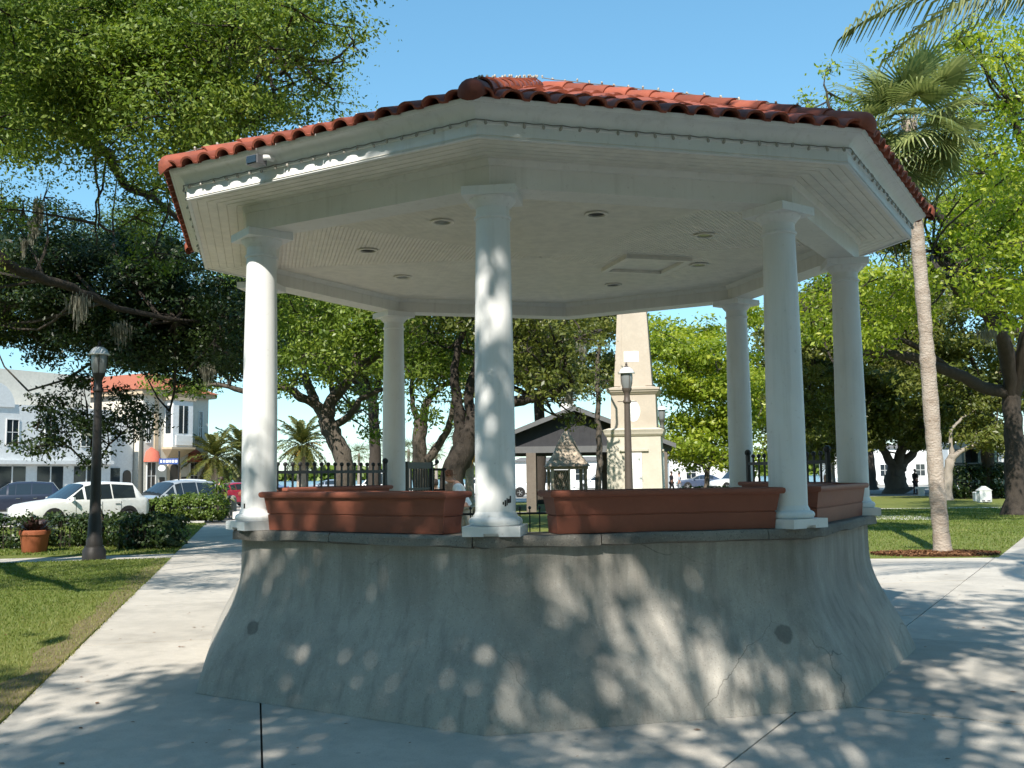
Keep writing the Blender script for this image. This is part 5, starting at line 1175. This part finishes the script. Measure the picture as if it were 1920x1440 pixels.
def archpoly(x0, x1, z0, zs, y0, y1, n=10):
    c = (x0+x1)/2; r = (x1-x0)/2; p = [(x0, z0), (x1, z0)]+[(c+r*math.cos(q), zs+r*math.sin(q)) for q in np.linspace(0, math.pi, n)]; m = len(p)
    return MB().add([(x, y0, z) for x, z in p]+[(x, y1, z) for x, z in p], [tuple(range(m)), tuple(range(2*m-1, m-1, -1))]+[(i, m+i, m+(i+1) % m, (i+1) % m) for i in range(m)])
o = archpoly(2.05, 3.15, 0, 2.5, -.10, .02).build('door_surround', M['sandst'], cb); archpoly(2.25, 2.95, 0, 2.45, -.13, .0).build('door', M['shutter'], o)
archpoly(-.0, .0, 0, 2, 0, 0) if False else None
def awning(x0, x1, z0, z1, d=.75):
    mb = MB(); n = 9; c = (x0+x1)/2; r = (x1-x0)/2; V = [(c, 0, z1)]
    rows = []
    for i in range(n):
        q = math.pi*i/(n-1); V.append((c-r*math.cos(q), -d*math.sin(q)**.8, z0))
    for i in range(n):
        q = math.pi*i/(n-1); V.append((c-r*.72*math.cos(q), -d*.72*math.sin(q)**.8, z0+(z1-z0)*.68))
    F = [(0, n+1+i, n+2+i) for i in range(n-1)]+[(n+1+i, 1+i, 2+i, n+2+i) for i in range(n-1)]
    return mb.add(V, F).build('awning', M['awning'], cb, 60)
awning(.15, 1.35, 2.95, 4.05); awning(3.75, 4.95, 2.95, 4.05)
win(cb, .45, 1.1, .9, 2.9, pane=M['shutter']); win(cb, 4.05, 4.7, .9, 2.9, pane=M['shutter'])
for x in (1.45, 3.3, 5.0): MB().bb(x, x+.42, -.04, 0, 1.2, 1.8).build('menu_board', M['shutter'], cb)
for z0_, zz in ((1.0, 2.4), (4.6, 6.6)):
    MB().bb(-.06, 0, 3, 3.8, z0_, zz).build('side_window', M['glass'], cb)
# hanging red sign with white mark at the far corner
sp_ = at(396, 871, 66); t = thing('hanging_sign', 'square red hanging sign with white emblem at the cream building corner', 'sign', tuple(sp_))
MB().bb(-.42, .42, -.03, .03, -.40, .36).build('board', surf('sign_red', (.42, .05, .03), (.36, .04, .025), 4, .5), t); MB().bb(-.5, .5, -.02, .02, .40, .44).build('bracket', M['iron'], t)
MB().bb(-.44, .44, -.036, .0, .34, .38).build('frame_edge', M['shutter'], t)
e = [(-.05, -.34), (.02, -.36), (.06, -.2), (.14, -.14), (.22, .02), (.24, .2), (.14, .3), (.02, .26), (-.1, .28), (-.2, .18), (-.14, .1), (-.05, .16), (.02, .12), (-.08, .02), (-.12, -.1), (-.02, -.16)]
MB().add([(x, -.034, z) for x, z in e], [tuple(range(len(e)))]).build('emblem', M['plaque'], t)
# white shop building continuing the street line to the left
wb = thing('white_building', 'long white shop building with arched parapet at far left', 'building', (cc[0], cc[1], -.05), R(62))
MB().bb(-3.0, -.15, .8, 10, 0, 6.2).build('wall', M['white_stucco'], wb)
MB().bb(-26, -3.01, -.4, 10, 0, 6.6).build('wall', M['white_stucco'], wb)
MB().bb(-26, -2.6, 2.5, 14, 6.6, 9.2).build('upper_wall', M['cream'], wb)
MB().bb(-26, -3.0, -.75, -.4, 2.75, 3.0).build('shop_canopy', M['white_stucco'], wb)
archpoly(-13.5, -10.5, 6.4, 6.5, -.5, .6, 14).build('arched_parapet', M['white_stucco'], wb)
archpoly(-25.5, -21.5, 3.2, 5., -.48, -.3, 14).build('arch_relief', M['white_stucco'], wb)
for i in range(8):
    x = -25.2+i*2.75; o = MB().bb(x, x+1.9, -.44, -.38, .25, 2.6).build('shop_window', M['glass'], wb); MB().bb(x+.9, x+.98, -.48, -.42, .25, 2.6).build('mullion', M['plaque'], o)
    win(wb, x+.5, x+1.3, 4.0, 5.6, -.4)
o = MB().bb(-2.5, -1.3, .72, .82, .3, 2.5).build('shop_window', M['glass'], wb)
archpoly(-1.0, -.3, 0, 2.0, .74, .82).build('arched_door', M['shutter'], wb)
# blue-white round sign on the white building
# street name sign on pole in front
p = gp(334, 958); t = thing('street_sign', 'blue street name sign on a dark pole between silver and red cars', 'sign', (p[0], p[1], 0))
MB().tube([(0, 0, 0), (0, 0, 3.1)], .045, 8).build('pole', M['iron'], t)
MB().bb(-1.05, -.02, -.02, .02, 2.42, 2.72).build('name_board', plain('sign_blue', (.04, .08, .28), .4), t)
for x, w in ((-.98, .10), (-.82, .07), (-.7, .16), (-.5, .08), (-.38, .14), (-.2, .12)): MB().bb(x, x+w, -.025, -.018, 2.5, 2.64).build('letter', M['plaque'], t)
MB().add([(-.9+.2*math.cos(q), -.012, 2.22+.16*math.sin(q)) for q in np.linspace(0, 6.283, 17)[:-1]]+[(-.9+.2*math.cos(q), .012, 2.22+.16*math.sin(q)) for q in np.linspace(0, 6.283, 17)[:-1]], [tuple(range(16)), tuple(range(31, 15, -1))]+[(i, 16+i, 16+(i+1) % 16, (i+1) % 16) for i in range(16)]).build('round_plate', M['plaque'], t)
p = gp(318, 958); t = thing('pay_station', 'dark green parking pay station with a white round mark', 'pay station', (p[0], p[1], 0), R(-15))
M['kiosk'] = plain('kiosk_green', (.045, .06, .058), .5)
MB().bb(-.26, .26, -.24, .24, 0, 1.42).build('cabinet', M['kiosk'], t); MB().box((0, 0, 1.46), (.60, .56, .09), taper=.85).build('cap', M['iron'], t)
MB().add([(-.02+.11*math.cos(q), -.246, 1.12+.12*math.sin(q)) for q in np.linspace(0, 6.283, 17)[:-1]], [tuple(range(16))]).build('emblem', M['plaque'], t)
p = gp(431, 971); t = thing('waste_bin', 'grey concrete waste bin beside the walking man', 'waste bin', (p[0], p[1], 0))
MB().lathe([(.26, 0), (.28, .05), (.27, .75), (.25, .86), (.2, .92), (.12, .95)], n=18).build('body', surf('bin_concrete', (.36, .34, .31), (.2, .19, .18), 6, .9), t, 40); MB().bb(-.11, .11, -.285, -.2, .66, .80).build('opening', M['mark'], t)

# ================================================================== CARS
def car(label, loc, rz, paint, kind='suv', group='cars parked along the street'):
    t = thing('parked_car', label, 'car', (loc[0], loc[1], loc[2]), rz, group)
    top = {'suv': 1.66, 'sedan': 1.44, 'van': 2.0}[kind]
    rear = -1.75 if kind != 'sedan' else -1.15
    S = [(2.36, .62, .46, .66, .70, .55), (2.30, .78, .34, .74, .80, .66), (2.12, .87, .26, .84, .90, .74), (1.6, .91, .22, .93, .985, .78), (1.02, .92, .21, .975, 1.04, .80), (.96, .92, .21, .98, 1.06, .80),
         (.22, .92, .21, 1.0, top-.08, .64), (-.1, .92, .21, 1.0, top-.015, .63), (-.8, .92, .21, 1.01, top, .63), (rear, .92, .21, 1.02, top-.06, .62)]
    if kind == 'sedan': S += [(-1.75, .91, .22, 1.0, 1.06, .72), (-2.2, .87, .28, .96, 1.0, .72), (-2.36, .78, .42, .86, .90, .66)]
    else: S += [(-2.12, .90, .24, 1.04, 1.12 if kind == 'suv' else top-.12, .64), (-2.26, .86, .30, .98, 1.04 if kind == 'suv' else 1.2, .70), (-2.34, .78, .44, .86, .92, .68)]
    def sec(s):
        x, hw, zb, belt, tp, tw = s
        h = [(0, zb), (hw*.86, zb), (hw*.97, zb+.09), (hw, zb+(belt-zb)*.45), (hw*.995, belt-.10), (hw*.965, belt), (tw+(.02), tp-.07 if tp-belt > .15 else tp-.02), (tw*.9, tp-.012), (tw*.5, tp+.012), (0, tp+.02)]
        return [(x, y, z) for y, z in h]+[(x, -y, z) for y, z in h[-2:0:-1]]
    secs = [sec(s) for s in S]; n = len(secs[0]); V = [p for s in secs for p in s]; body = []; F = {}
    for i in range(len(secs)-1):
        for j in range(n): F[(i, j)] = (i*n+j, (i+1)*n+j, (i+1)*n+(j+1) % n, i*n+(j+1) % n)
    V = np.array(V)
    MB().add(V, list(F.values())+[tuple(range(n)), tuple(range(len(V)-1, len(V)-n-1, -1))]).build('body', paint, t, 35)
    def patch(name, keys, mat, off=.006, ins=.0):
        mb = MB()
        for k in keys:
            q = V[list(F[k])]; nrm = np.cross(q[1]-q[0], q[3]-q[0])+np.cross(q[3]-q[2], q[1]-q[2]); nrm = nrm/(np.linalg.norm(nrm)+1e-9); c = q.mean(0)
            if nrm@(c-np.array((c[0], 0, .6))) < 0: nrm = -nrm
            qq = c+(q-c)*(1-ins); mb.add(list(qq+nrm*off), [(0, 1, 2, 3)])
        return mb.build(name, mat, t)
    ls = len(S); ri = 9
    patch('windshield', [(5, j) for j in (6, 7, 8, 9, 10, 11)], M['glass'])
    for side_j in (5, n-6):
        patch('side_window', [(5, side_j)], M['glass'], .006, .22); patch('side_window', [(6, side_j), (7, side_j)], M['glass'], .006, .05); patch('side_window', [(8, side_j)], M['glass'], .006, .07)
    patch('rear_window', [(ri, j) for j in (6, 7, 8, 9, 10, 11)], M['glass'])
    for sg in (-1, 1):
        MB().box((2.2, sg*.62, .70), (.16, .34, .13), sg*-.45).build('headlight', M['lampglass'], t)
        MB().box((.78, sg*1.0, 1.06), (.10, .17, .12), sg*.25, .8).build('mirror', paint, t)
        MB().box((-2.28, sg*.66, .86), (.12, .22, .2), 0).build('tail_light', plain('tail_red', (.3, .02, .02), .3), t)
        for x in (1.42, -1.42):
            w = MB(); w.lathe([(.20, -.1), (.30, -.11), (.335, -.08), (.335, .08), (.30, .11), (.20, .1)], n=22); o = w.build('wheel', M['rubber'], t, 40); o.location = (x, sg*.83, .335); o.rotation_euler = (R(90), 0, 0)
            m = MB(); m.lathe([(.001, .10), (.06, .105), (.07, .08), (.2, .09), (.22, .115)], n=20, cap=False)
            for k in range(5):
                a = k*1.2566; m.box((.13*math.cos(a), .13*math.sin(a), .10), (.16, .04, .02), a)
            r_ = m.build('rim', M['rim'], o, 40); r_.rotation_euler = (R(180) if sg > 0 else 0, 0, 0)
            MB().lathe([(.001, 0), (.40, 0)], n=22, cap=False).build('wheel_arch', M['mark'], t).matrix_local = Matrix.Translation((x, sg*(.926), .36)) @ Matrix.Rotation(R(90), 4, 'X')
    for sg in (-1, 1):
        for x in (.62, -.38, -1.12): MB().bb(x-.006, x+.006, sg*.918-.006, sg*.918+.006, .34, .93).build('door_seam', M['mark'], t)
        for x in (-.22, -.98): MB().bb(x-.09, x+.09, sg*.925-.012, sg*.925+.012, .82, .85).build('door_handle', M['chrome'], t)
        MB().bb(-1.0, 1.0, sg*.905-.02, sg*.905+.02, .20, .30).build('sill', M['mark'], t)
    MB().bb(2.22, 2.345, -.7, .7, .30, .42).build('bumper_grille', M['mark'], t)
    MB().bb(2.30, 2.355, -.45, .45, .50, .62).build('grille', M['mark'], t)
    MB().bb(2.31, 2.372, -.20, .20, .42, .50).build('number_plate', M['plaque'], t)
    return t
W1 = paintmat('car_white', (.78, .77, .74)); SIL = paintmat('car_silver', (.30, .33, .36)); RED = paintmat('car_red', (.30, .02, .045)); NAVY = paintmat('car_navy', (.02, .025, .045)); BLU = paintmat('car_blue', (.10, .16, .28))
p = gp(95, 990); car('white car parked nose left behind the potted plant', (p[0]+.2, p[1]+1.8, -.055), R(232), W1, 'suv')
p = gp(252, 980); car('silver car parked behind the grey lamp post', (p[0]+.3, p[1]+2.8, -.055), R(234), SIL, 'suv')
p = gp(10, 966); car('dark navy car cut off by the left picture edge', (p[0]-.4, p[1]+1.5, -.055), R(205), NAVY, 'suv')
p = gp(395, 952); car('red car parked behind the clipped hedge', (p[0]+.0, p[1]+3.0, -.055), R(225), RED, 'sedan')
p = gp(285, 950); car('white van roof showing behind the silver car', (p[0]-.4, p[1]+5., -.055), R(225), paintmat('van_white', (.7, .71, .72)), 'suv')
p = gp(470, 935); car('blue car partly hidden by the sunlit column', (p[0], p[1]+2, -.055), R(200), BLU, 'sedan')
p = gp(610, 930); car('blue-grey car behind the left rear railing', (p[0], p[1]+1, -.055), R(190), paintmat('car_bluegrey', (.2, .24, .3)), 'sedan')
p = gp(690, 932); car('white car behind the left rear railing', (p[0], p[1]+3, -.055), R(185), paintmat('car_white_far', (.75, .75, .75)), 'van')
p = gp(1650, 913); car('white pickup seen left of the thick forked tree', (p[0]-1, p[1]+4, -.055), R(185), paintmat('truck_white', (.75, .75, .73)), 'suv')
p = gp(1350, 915); car('white van behind the bright young tree', (p[0], p[1]-8, -.055), R(200), paintmat('van_white_far', (.72, .72, .7)), 'van')
p = gp(1300, 915); car('dark blue car under the bright young tree', (p[0], p[1]-5, -.055), R(180), paintmat('car_darkblue', (.05, .07, .12)), 'sedan')
p = gp(1110, 916); car('white car parked beyond the pavilion', (p[0], p[1]-12, -.055), R(180), paintmat('car_white_mid', (.74, .74, .74)), 'suv')
for x, l in ((905, 'pale van beyond the leaning oak'), (1010, 'white van seen through the pavilion')):
    p = at(x, 900, 66); car(l, (p[0], 66, -.055), R(180), paintmat('van_pale', (.7, .72, .74)), 'van')

# sightseeing trolley at the far right
p = at(1870, 900, 70); t = thing('trolley_bus', 'dark green and cream sightseeing trolley behind the hedge', 'trolley', (p[0], 70, -.05))
TG = plain('trolley_green', (.03, .06, .05), .4); TC = plain('trolley_cream', (.6, .56, .45), .5)
MB().bb(-3.2, 4.5, -1.2, 1.2, .45, 1.35).build('body', TG, t); MB().bb(-3.2, 4.5, -1.15, 1.15, 1.35, 1.5).build('belt', TC, t)
MB().bb(-3.6, 4.9, -1.35, 1.35, 3.3, 3.75).build('roof', surf('trolley_roof', (.4, .4, .36), (.34, .34, .3), 2), t); MB().bb(-2.8, 4.2, -.7, .7, 3.75, 4.05).build('clerestory', TC, t)
for i in range(7): MB().bb(-3.2+i*1.27, -3.02+i*1.27, -1.2, 1.2, 1.5, 3.3).build('window_post', TG, t)
MB().bb(-3.1, 4.4, -.02, .02, 1.5, 3.3).build('window_glass', M['glass'], t)
for x in (-2.2, 3.2):
    for y in (-1.05, 1.05):
        o = MB().lathe([(.2, -.12), (.45, -.12), (.48, 0), (.45, .12), (.2, .12)], n=18).build('wheel', M['rubber'], t, 40); o.location = (x, y, .48); o.rotation_euler = (R(90), 0, 0)
p = at(1877, 858, 62); t = thing('notice_sign', 'white notice sign in front of the trolley', 'sign', (p[0], 62, 0)); MB().bb(-.2, .2, -.02, .02, p[2]-.32, p[2]+.32).build('board', M['plaque'], t); MB().tube([(0, .03, 0), (0, .03, p[2]+.3)], .03, 6).build('pole', M['lampgrey'], t)
for dz in (.18, .05, -.08): MB().bb(-.13, .13, -.024, -.02, p[2]+dz, p[2]+dz+.05).build('print_line', M['lampgrey'], t)
t = thing('long_railing', 'grey pipe rail running behind the dark hedge', 'railing', (*at(1790, 900, 58)[:2], 0)); L_ = at(1990, 900, 58)[0]-at(1790, 900, 58)[0]
MB().tube([(0, 0, 2.05), (L_, 0, 2.05)], .06, 8).build('rail', M['lampgrey'], t)
for i in range(5): MB().tube([(L_*i/4, 0, 0), (L_*i/4, 0, 2.05)], .05, 6).build('post', M['lampgrey'], t)
# stone bench and little white box on the right lawn
p = at(1757, 927, 54.5); s_ = mpx(54.5); t = thing('stone_bench', 'long pale stone bench behind the fan palm trunk', 'bench', (p[0], 54.5, 0))
MB().bb(-1.3, 1.3, -.25, .25, .46, .58).build('seat', M['plaque'], t)
for x in (-1.0, 1.0): MB().bb(x-.14, x+.14, -.2, .2, 0, .46).build('leg', M['plaque'], t)
p = gp(1846, 943); t = thing('utility_box', 'little white house-shaped utility box on the right lawn', 'utility box', (p[0], p[1], 0))
MB().bb(-.29, .29, -.2, .2, .06, .62).build('body', M['plaque'], t)
MB().add([(-.33, -.23, .62), (.33, -.23, .62), (.33, .23, .62), (-.33, .23, .62), (0, -.23, .84), (0, .23, .84)], [(0, 1, 4), (1, 2, 5, 4), (2, 3, 5), (3, 0, 4, 5), (3, 2, 1, 0)]).build('roof', M['plaque'], t)
for x in (-.13, .13): MB().bb(x-.07, x+.07, -.215, -.2, .09, .14).build('vent', M['mark'], t)
for x in (-.2, .2): MB().bb(x-.06, x+.06, -.15, .15, 0, .06).build('foot', M['plaque'], t)
p = gp(1832, 940); t = thing('utility_box', 'smaller white box left of the house-shaped one', 'utility box', (p[0], p[1], 0)); MB().bb(-.15, .15, -.15, .15, 0, .44).build('body', M['plaque'], t); MB().box((0, 0, .47), (.34, .34, .06), taper=.8).build('cap', M['plaque'], t)
# far pale sheds and pier buildings that close the view at the back
for x0, x1, Y, h, l in ((1255, 1420, 96, 3.4, 'long pale low building beyond the bright young tree'), (965, 1130, 92, 3.0, 'pale low building seen through the pavilion'), (1560, 1760, 104, 4.2, 'pale building behind the forked tree'), (1780, 1830, 90, 5.2, 'bluish white building behind the pale leaning tree')):
    a, b_ = at(x0, 900, Y), at(x1, 900, Y); t = thing('low_building', l, 'building', ((a[0]+b_[0])/2, Y, -.05)); w = (b_[0]-a[0])/2
    MB().bb(-w, w, 0, 5, 0, h).build('wall', M['white_stucco'], t); MB().box((0, 2.5, h+.2), (2*w+.6, 5.6, .4), taper=.8).build('roof', M['greytrim'], t)
    k = max(2, int(w/1.6))
    for i in range(k): xx = -w+2*w*(i+.5)/k; win(t, xx-.5, xx+.5, 1.0, 2.3)

# ================================================================== PEOPLE
SKIN = surf('skin', (.50, .27, .18), (.44, .23, .15), 6, .55, .05, 40); SKIN2 = surf('skin_dark', (.16, .08, .05), (.12, .06, .04), 6, .55, .05, 40)
def skin_mesh(name, V, E, Rd, mat, parent, root=0):
    me = bpy.data.meshes.new(name); me.from_pydata([tuple(v) for v in V], E, []); me.update(); o = mesh_obj(name, me, mat, parent)
    md = o.modifiers.new('skin', 'SKIN'); md.use_smooth_shade = True
    if not me.skin_vertices: me.skin_vertices.new() if hasattr(me.skin_vertices, 'new') else None
    for i, r in enumerate(Rd):
        me.skin_vertices[0].data[i].radius = r if isinstance(r, tuple) else (r, r)
    me.skin_vertices[0].data[root].use_root = True
    s = o.modifiers.new('sub', 'SUBSURF'); s.levels = 2; s.render_levels = 2
    skins.append(o); return o
skins = []
def person(label, loc, rz, h=1.75, shirt=(.7, .7, .7), pants=(.03, .03, .04), skin=None, hair=(.05, .03, .02), stride=.18, lean=0., arms=((.05, -.08), (.02, .06)), headtilt=0., hat=None, skirt=False, shorts=False, fingers=True, carry=False):
    """faces local +x; arms: forward swing of elbow and hand for right and left"""
    t = thing('person', label, 'person', tuple(loc), rz); k = h/1.75; skin = skin or SKIN
    cl_, sl_ = math.cos(lean), math.sin(lean)
    def L(x, z): return (x, z) if z < .94 or lean == 0 else (x*cl_+(z-.95)*sl_, .95+(z-.95)*cl_-x*sl_)
    V = []; Rd = []; E = []; idx = {}
    def v(n, x, y, z, r, par=None):
        idx[n] = len(V); x, z = (x, z) if n[:2] in ('wr', 'pa') or n[0] in 'fgt' else L(x, z); V.append((x*k, y*k, z*k)); Rd.append(tuple(q*k for q in r) if isinstance(r, tuple) else r*k)
        if par: E.append((idx[par], idx[n]))
    v('pelvis', 0, 0, .95, (.145, .115)); v('waist', 0, 0, 1.10, (.125, .10), 'pelvis'); v('chest', 0, 0, 1.30, (.15, .115), 'waist'); v('neck0', -.005, 0, 1.455, (.075, .07), 'chest'); v('neck', .01, 0, 1.52, (.052, .05), 'neck0')
    hx = headtilt
    v('jaw', .03+hx*.4, 0, 1.575, (.068, .072), 'neck'); v('head', .02+hx, 0, 1.65, (.078, .092), 'jaw'); v('crown', .005+hx, 0, 1.715, (.062, .072), 'head'); v('nose', .115+hx, 0, 1.625, .014, 'head')
    for s, nm, (ef, hf) in ((-1, 'r', arms[0]), (1, 'l', arms[1])):
        v('sh'+nm, 0, s*.175, 1.415, .066, 'neck0'); v('el'+nm, ef, s*.235, 1.14, .046, 'sh'+nm); v('wr'+nm, hf+.04, s*.24, .90, .030, 'el'+nm); v('pa'+nm, hf+.055, s*.24, .825, (.022, .038), 'wr'+nm)
        if fingers:
            for i, (dx, l) in enumerate(((.03, .075), (.012, .085), (-.008, .08), (-.026, .06))):
                v('f%d%s' % (i, nm), hf+.055+dx, s*.238, .785, .0095, 'pa'+nm); v('g%d%s' % (i, nm), hf+.062+dx, s*.225, .785-l*.75, .0075, 'f%d%s' % (i, nm))
            v('th'+nm, hf+.098, s*.222, .835, .010, 'pa'+nm); v('tt'+nm, hf+.105, s*.212, .795, .008, 'th'+nm)
        sf = stride*(1 if nm == 'r' else -1)
        v('hip'+nm, 0, s*.09, .88, .092, 'pelvis'); v('kn'+nm, sf*.55+.03, s*.095, .50, .058, 'hip'+nm); v('an'+nm, sf, s*.09, .085, .036, 'kn'+nm); v('he'+nm, sf-.03, s*.09, .035, .035, 'an'+nm); v('to'+nm, sf+.16, s*.10, .03, (.04, .028), 'an'+nm)
    skin_mesh('body', V, E, Rd, skin, t)
    def cloth(nm, names, edges, grow, mat):
        ids = [idx[n] for n in names]; mp = {n: i for i, n in enumerate(names)}
        rr = [tuple(q+grow*k for q in Rd[i]) if isinstance(Rd[i], tuple) else Rd[i]+grow*k for i in ids]
        skin_mesh(nm, [V[i] for i in ids], [(mp[a], mp[b]) for a, b in edges], rr, mat, t)
    sm_ = surf('cloth_shirt', shirt, tuple(c*.85 for c in shirt), 6, .9, .2, 30); pm_ = surf('cloth_trousers', pants, tuple(c*.8 for c in pants), 6, .9, .2, 30)
    cloth('shirt', ['waist', 'pelvis', 'chest', 'neck0', 'shr', 'elr', 'shl', 'ell'], [('waist', 'pelvis'), ('waist', 'chest'), ('chest', 'neck0'), ('neck0', 'shr'), ('shr', 'elr'), ('neck0', 'shl'), ('shl', 'ell')], .022, sm_)
    if shorts: cloth('shorts', ['pelvis', 'hipr', 'knr', 'hipl', 'knl'], [('pelvis', 'hipr'), ('hipr', 'knr'), ('pelvis', 'hipl'), ('hipl', 'knl')], .026, pm_)
    else: cloth('trousers', ['pelvis', 'hipr', 'knr', 'anr', 'hipl', 'knl', 'anl'], [('pelvis', 'hipr'), ('hipr', 'knr'), ('knr', 'anr'), ('pelvis', 'hipl'), ('hipl', 'knl'), ('knl', 'anl')], .022, pm_)
    for nm in 'rl':
        p = np.array(V[idx['an'+nm]]); MB().box((p[0]+.05*k, p[1], .04*k), (.27*k, .10*k, .08*k), taper=.85).build('shoe', M['mark'] if not hat else M['plaque'], t)
    hc = np.array(V[idx['head']])
    if hat is None: MB().lathe([(.001, .115), (.05, .108), (.082, .07), (.093, .02), (.09, -.02), (.075, -.05)], (hc[0]-.018*k, hc[1], hc[2]+.018*k), 14, False).build('hair', plain('hair', hair, .6), t, 60)
    else:
        MB().lathe([(.001, .16), (.05, .158), (.085, .145), (.092, .10), (.096, .045), (.10, .04), (.155, .032), (.175, .045), (.172, .036), (.10, .03)], (hc[0]-.005, hc[1], hc[2]+.005*k), 20, False).build('hat', surf('hat_felt', hat, tuple(c*.8 for c in hat), 8, .9), t, 50)
        bx = hc+np.array((.06, 0, -.115)); MB().ball(tuple(bx), .045, 8, 5, .8).build('beard', M['plaque'], t, 60)
    if carry:
        p = np.array(V[idx['pal']]); MB().box((p[0]+.01, p[1], p[2]-.30), (.30, .10, .32), 0, .8).build('bag', M['mark'], t)
    return t
p = at(876, 920, 11.); person('man in white T-shirt and brown hat behind the front column', (p[0], 11., 0), R(184), 1.9, (.8, .79, .77), (.35, .33, .28), None, stride=.2, lean=.45, arms=((.05, .22), (.05, .24)), headtilt=.05, hat=(.17, .07, .035))
p = gp(414, 972); person('man in grey-green shirt and dark shorts walking by the hedge', (p[0], p[1], 0), R(80), 1.72, (.10, .14, .12), (.02, .02, .022), stride=.16, shorts=True)
p = gp(62, 940); person('person in bright red shirt behind the white car', (p[0], p[1]+4, 0), R(30), 1.75, (.62, .02, .03), (.05, .05, .06), hair=(.4, .34, .28), fingers=False)
p = gp(1806, 934); person('person in white T-shirt walking beside the dark hedge', (p[0], p[1], 0), R(95), 1.68, (.62, .66, .72), (.03, .03, .035), skin=SKIN2, stride=.12, fingers=False)
p = at(1259, 905, 66); person('person in black standing right of the obelisk', (p[0], 66, 0), R(10), 1.75, (.02, .02, .025), (.02, .02, .02), skin=SKIN2, fingers=False)
p = at(1274, 905, 64); person('person in pale top beside the one in black', (p[0], 64, 0), R(170), 1.66, (.4, .42, .46), (.25, .27, .3), fingers=False)
p = at(1716, 905, 58); person('dark-clothed person standing behind the stone bench', (p[0], 58, 0), R(20), 1.7, (.02, .02, .02), (.02, .02, .025), skin=SKIN2, fingers=False, stride=.05)
p = at(1790, 905, 60); person('person in brownish red top left of the white-shirted walker', (p[0], 60, 0), R(180), 1.66, (.25, .08, .05), (.06, .05, .05), fingers=False)
p = at(1551, 905, 52); person('bare-armed person between the two right-hand columns', (p[0], 52, 0), R(200), 1.72, (.5, .26, .2), (.05, .06, .1), fingers=False)
p = at(815, 905, 13.5); person('person in orange top behind the open gate', (p[0], 13.5, 0), R(100), 1.6, (.55, .16, .08), (.6, .6, .58), fingers=False)

# freeze the grown bodies and clothes into plain meshes
bpy.context.view_layer.update(); dg = bpy.context.evaluated_depsgraph_get()
for o in skins:
    me = bpy.data.meshes.new_from_object(o.evaluated_get(dg)); old = o.data; o.modifiers.clear(); o.data = me
    if not me.materials: me.materials.append(old.materials[0])
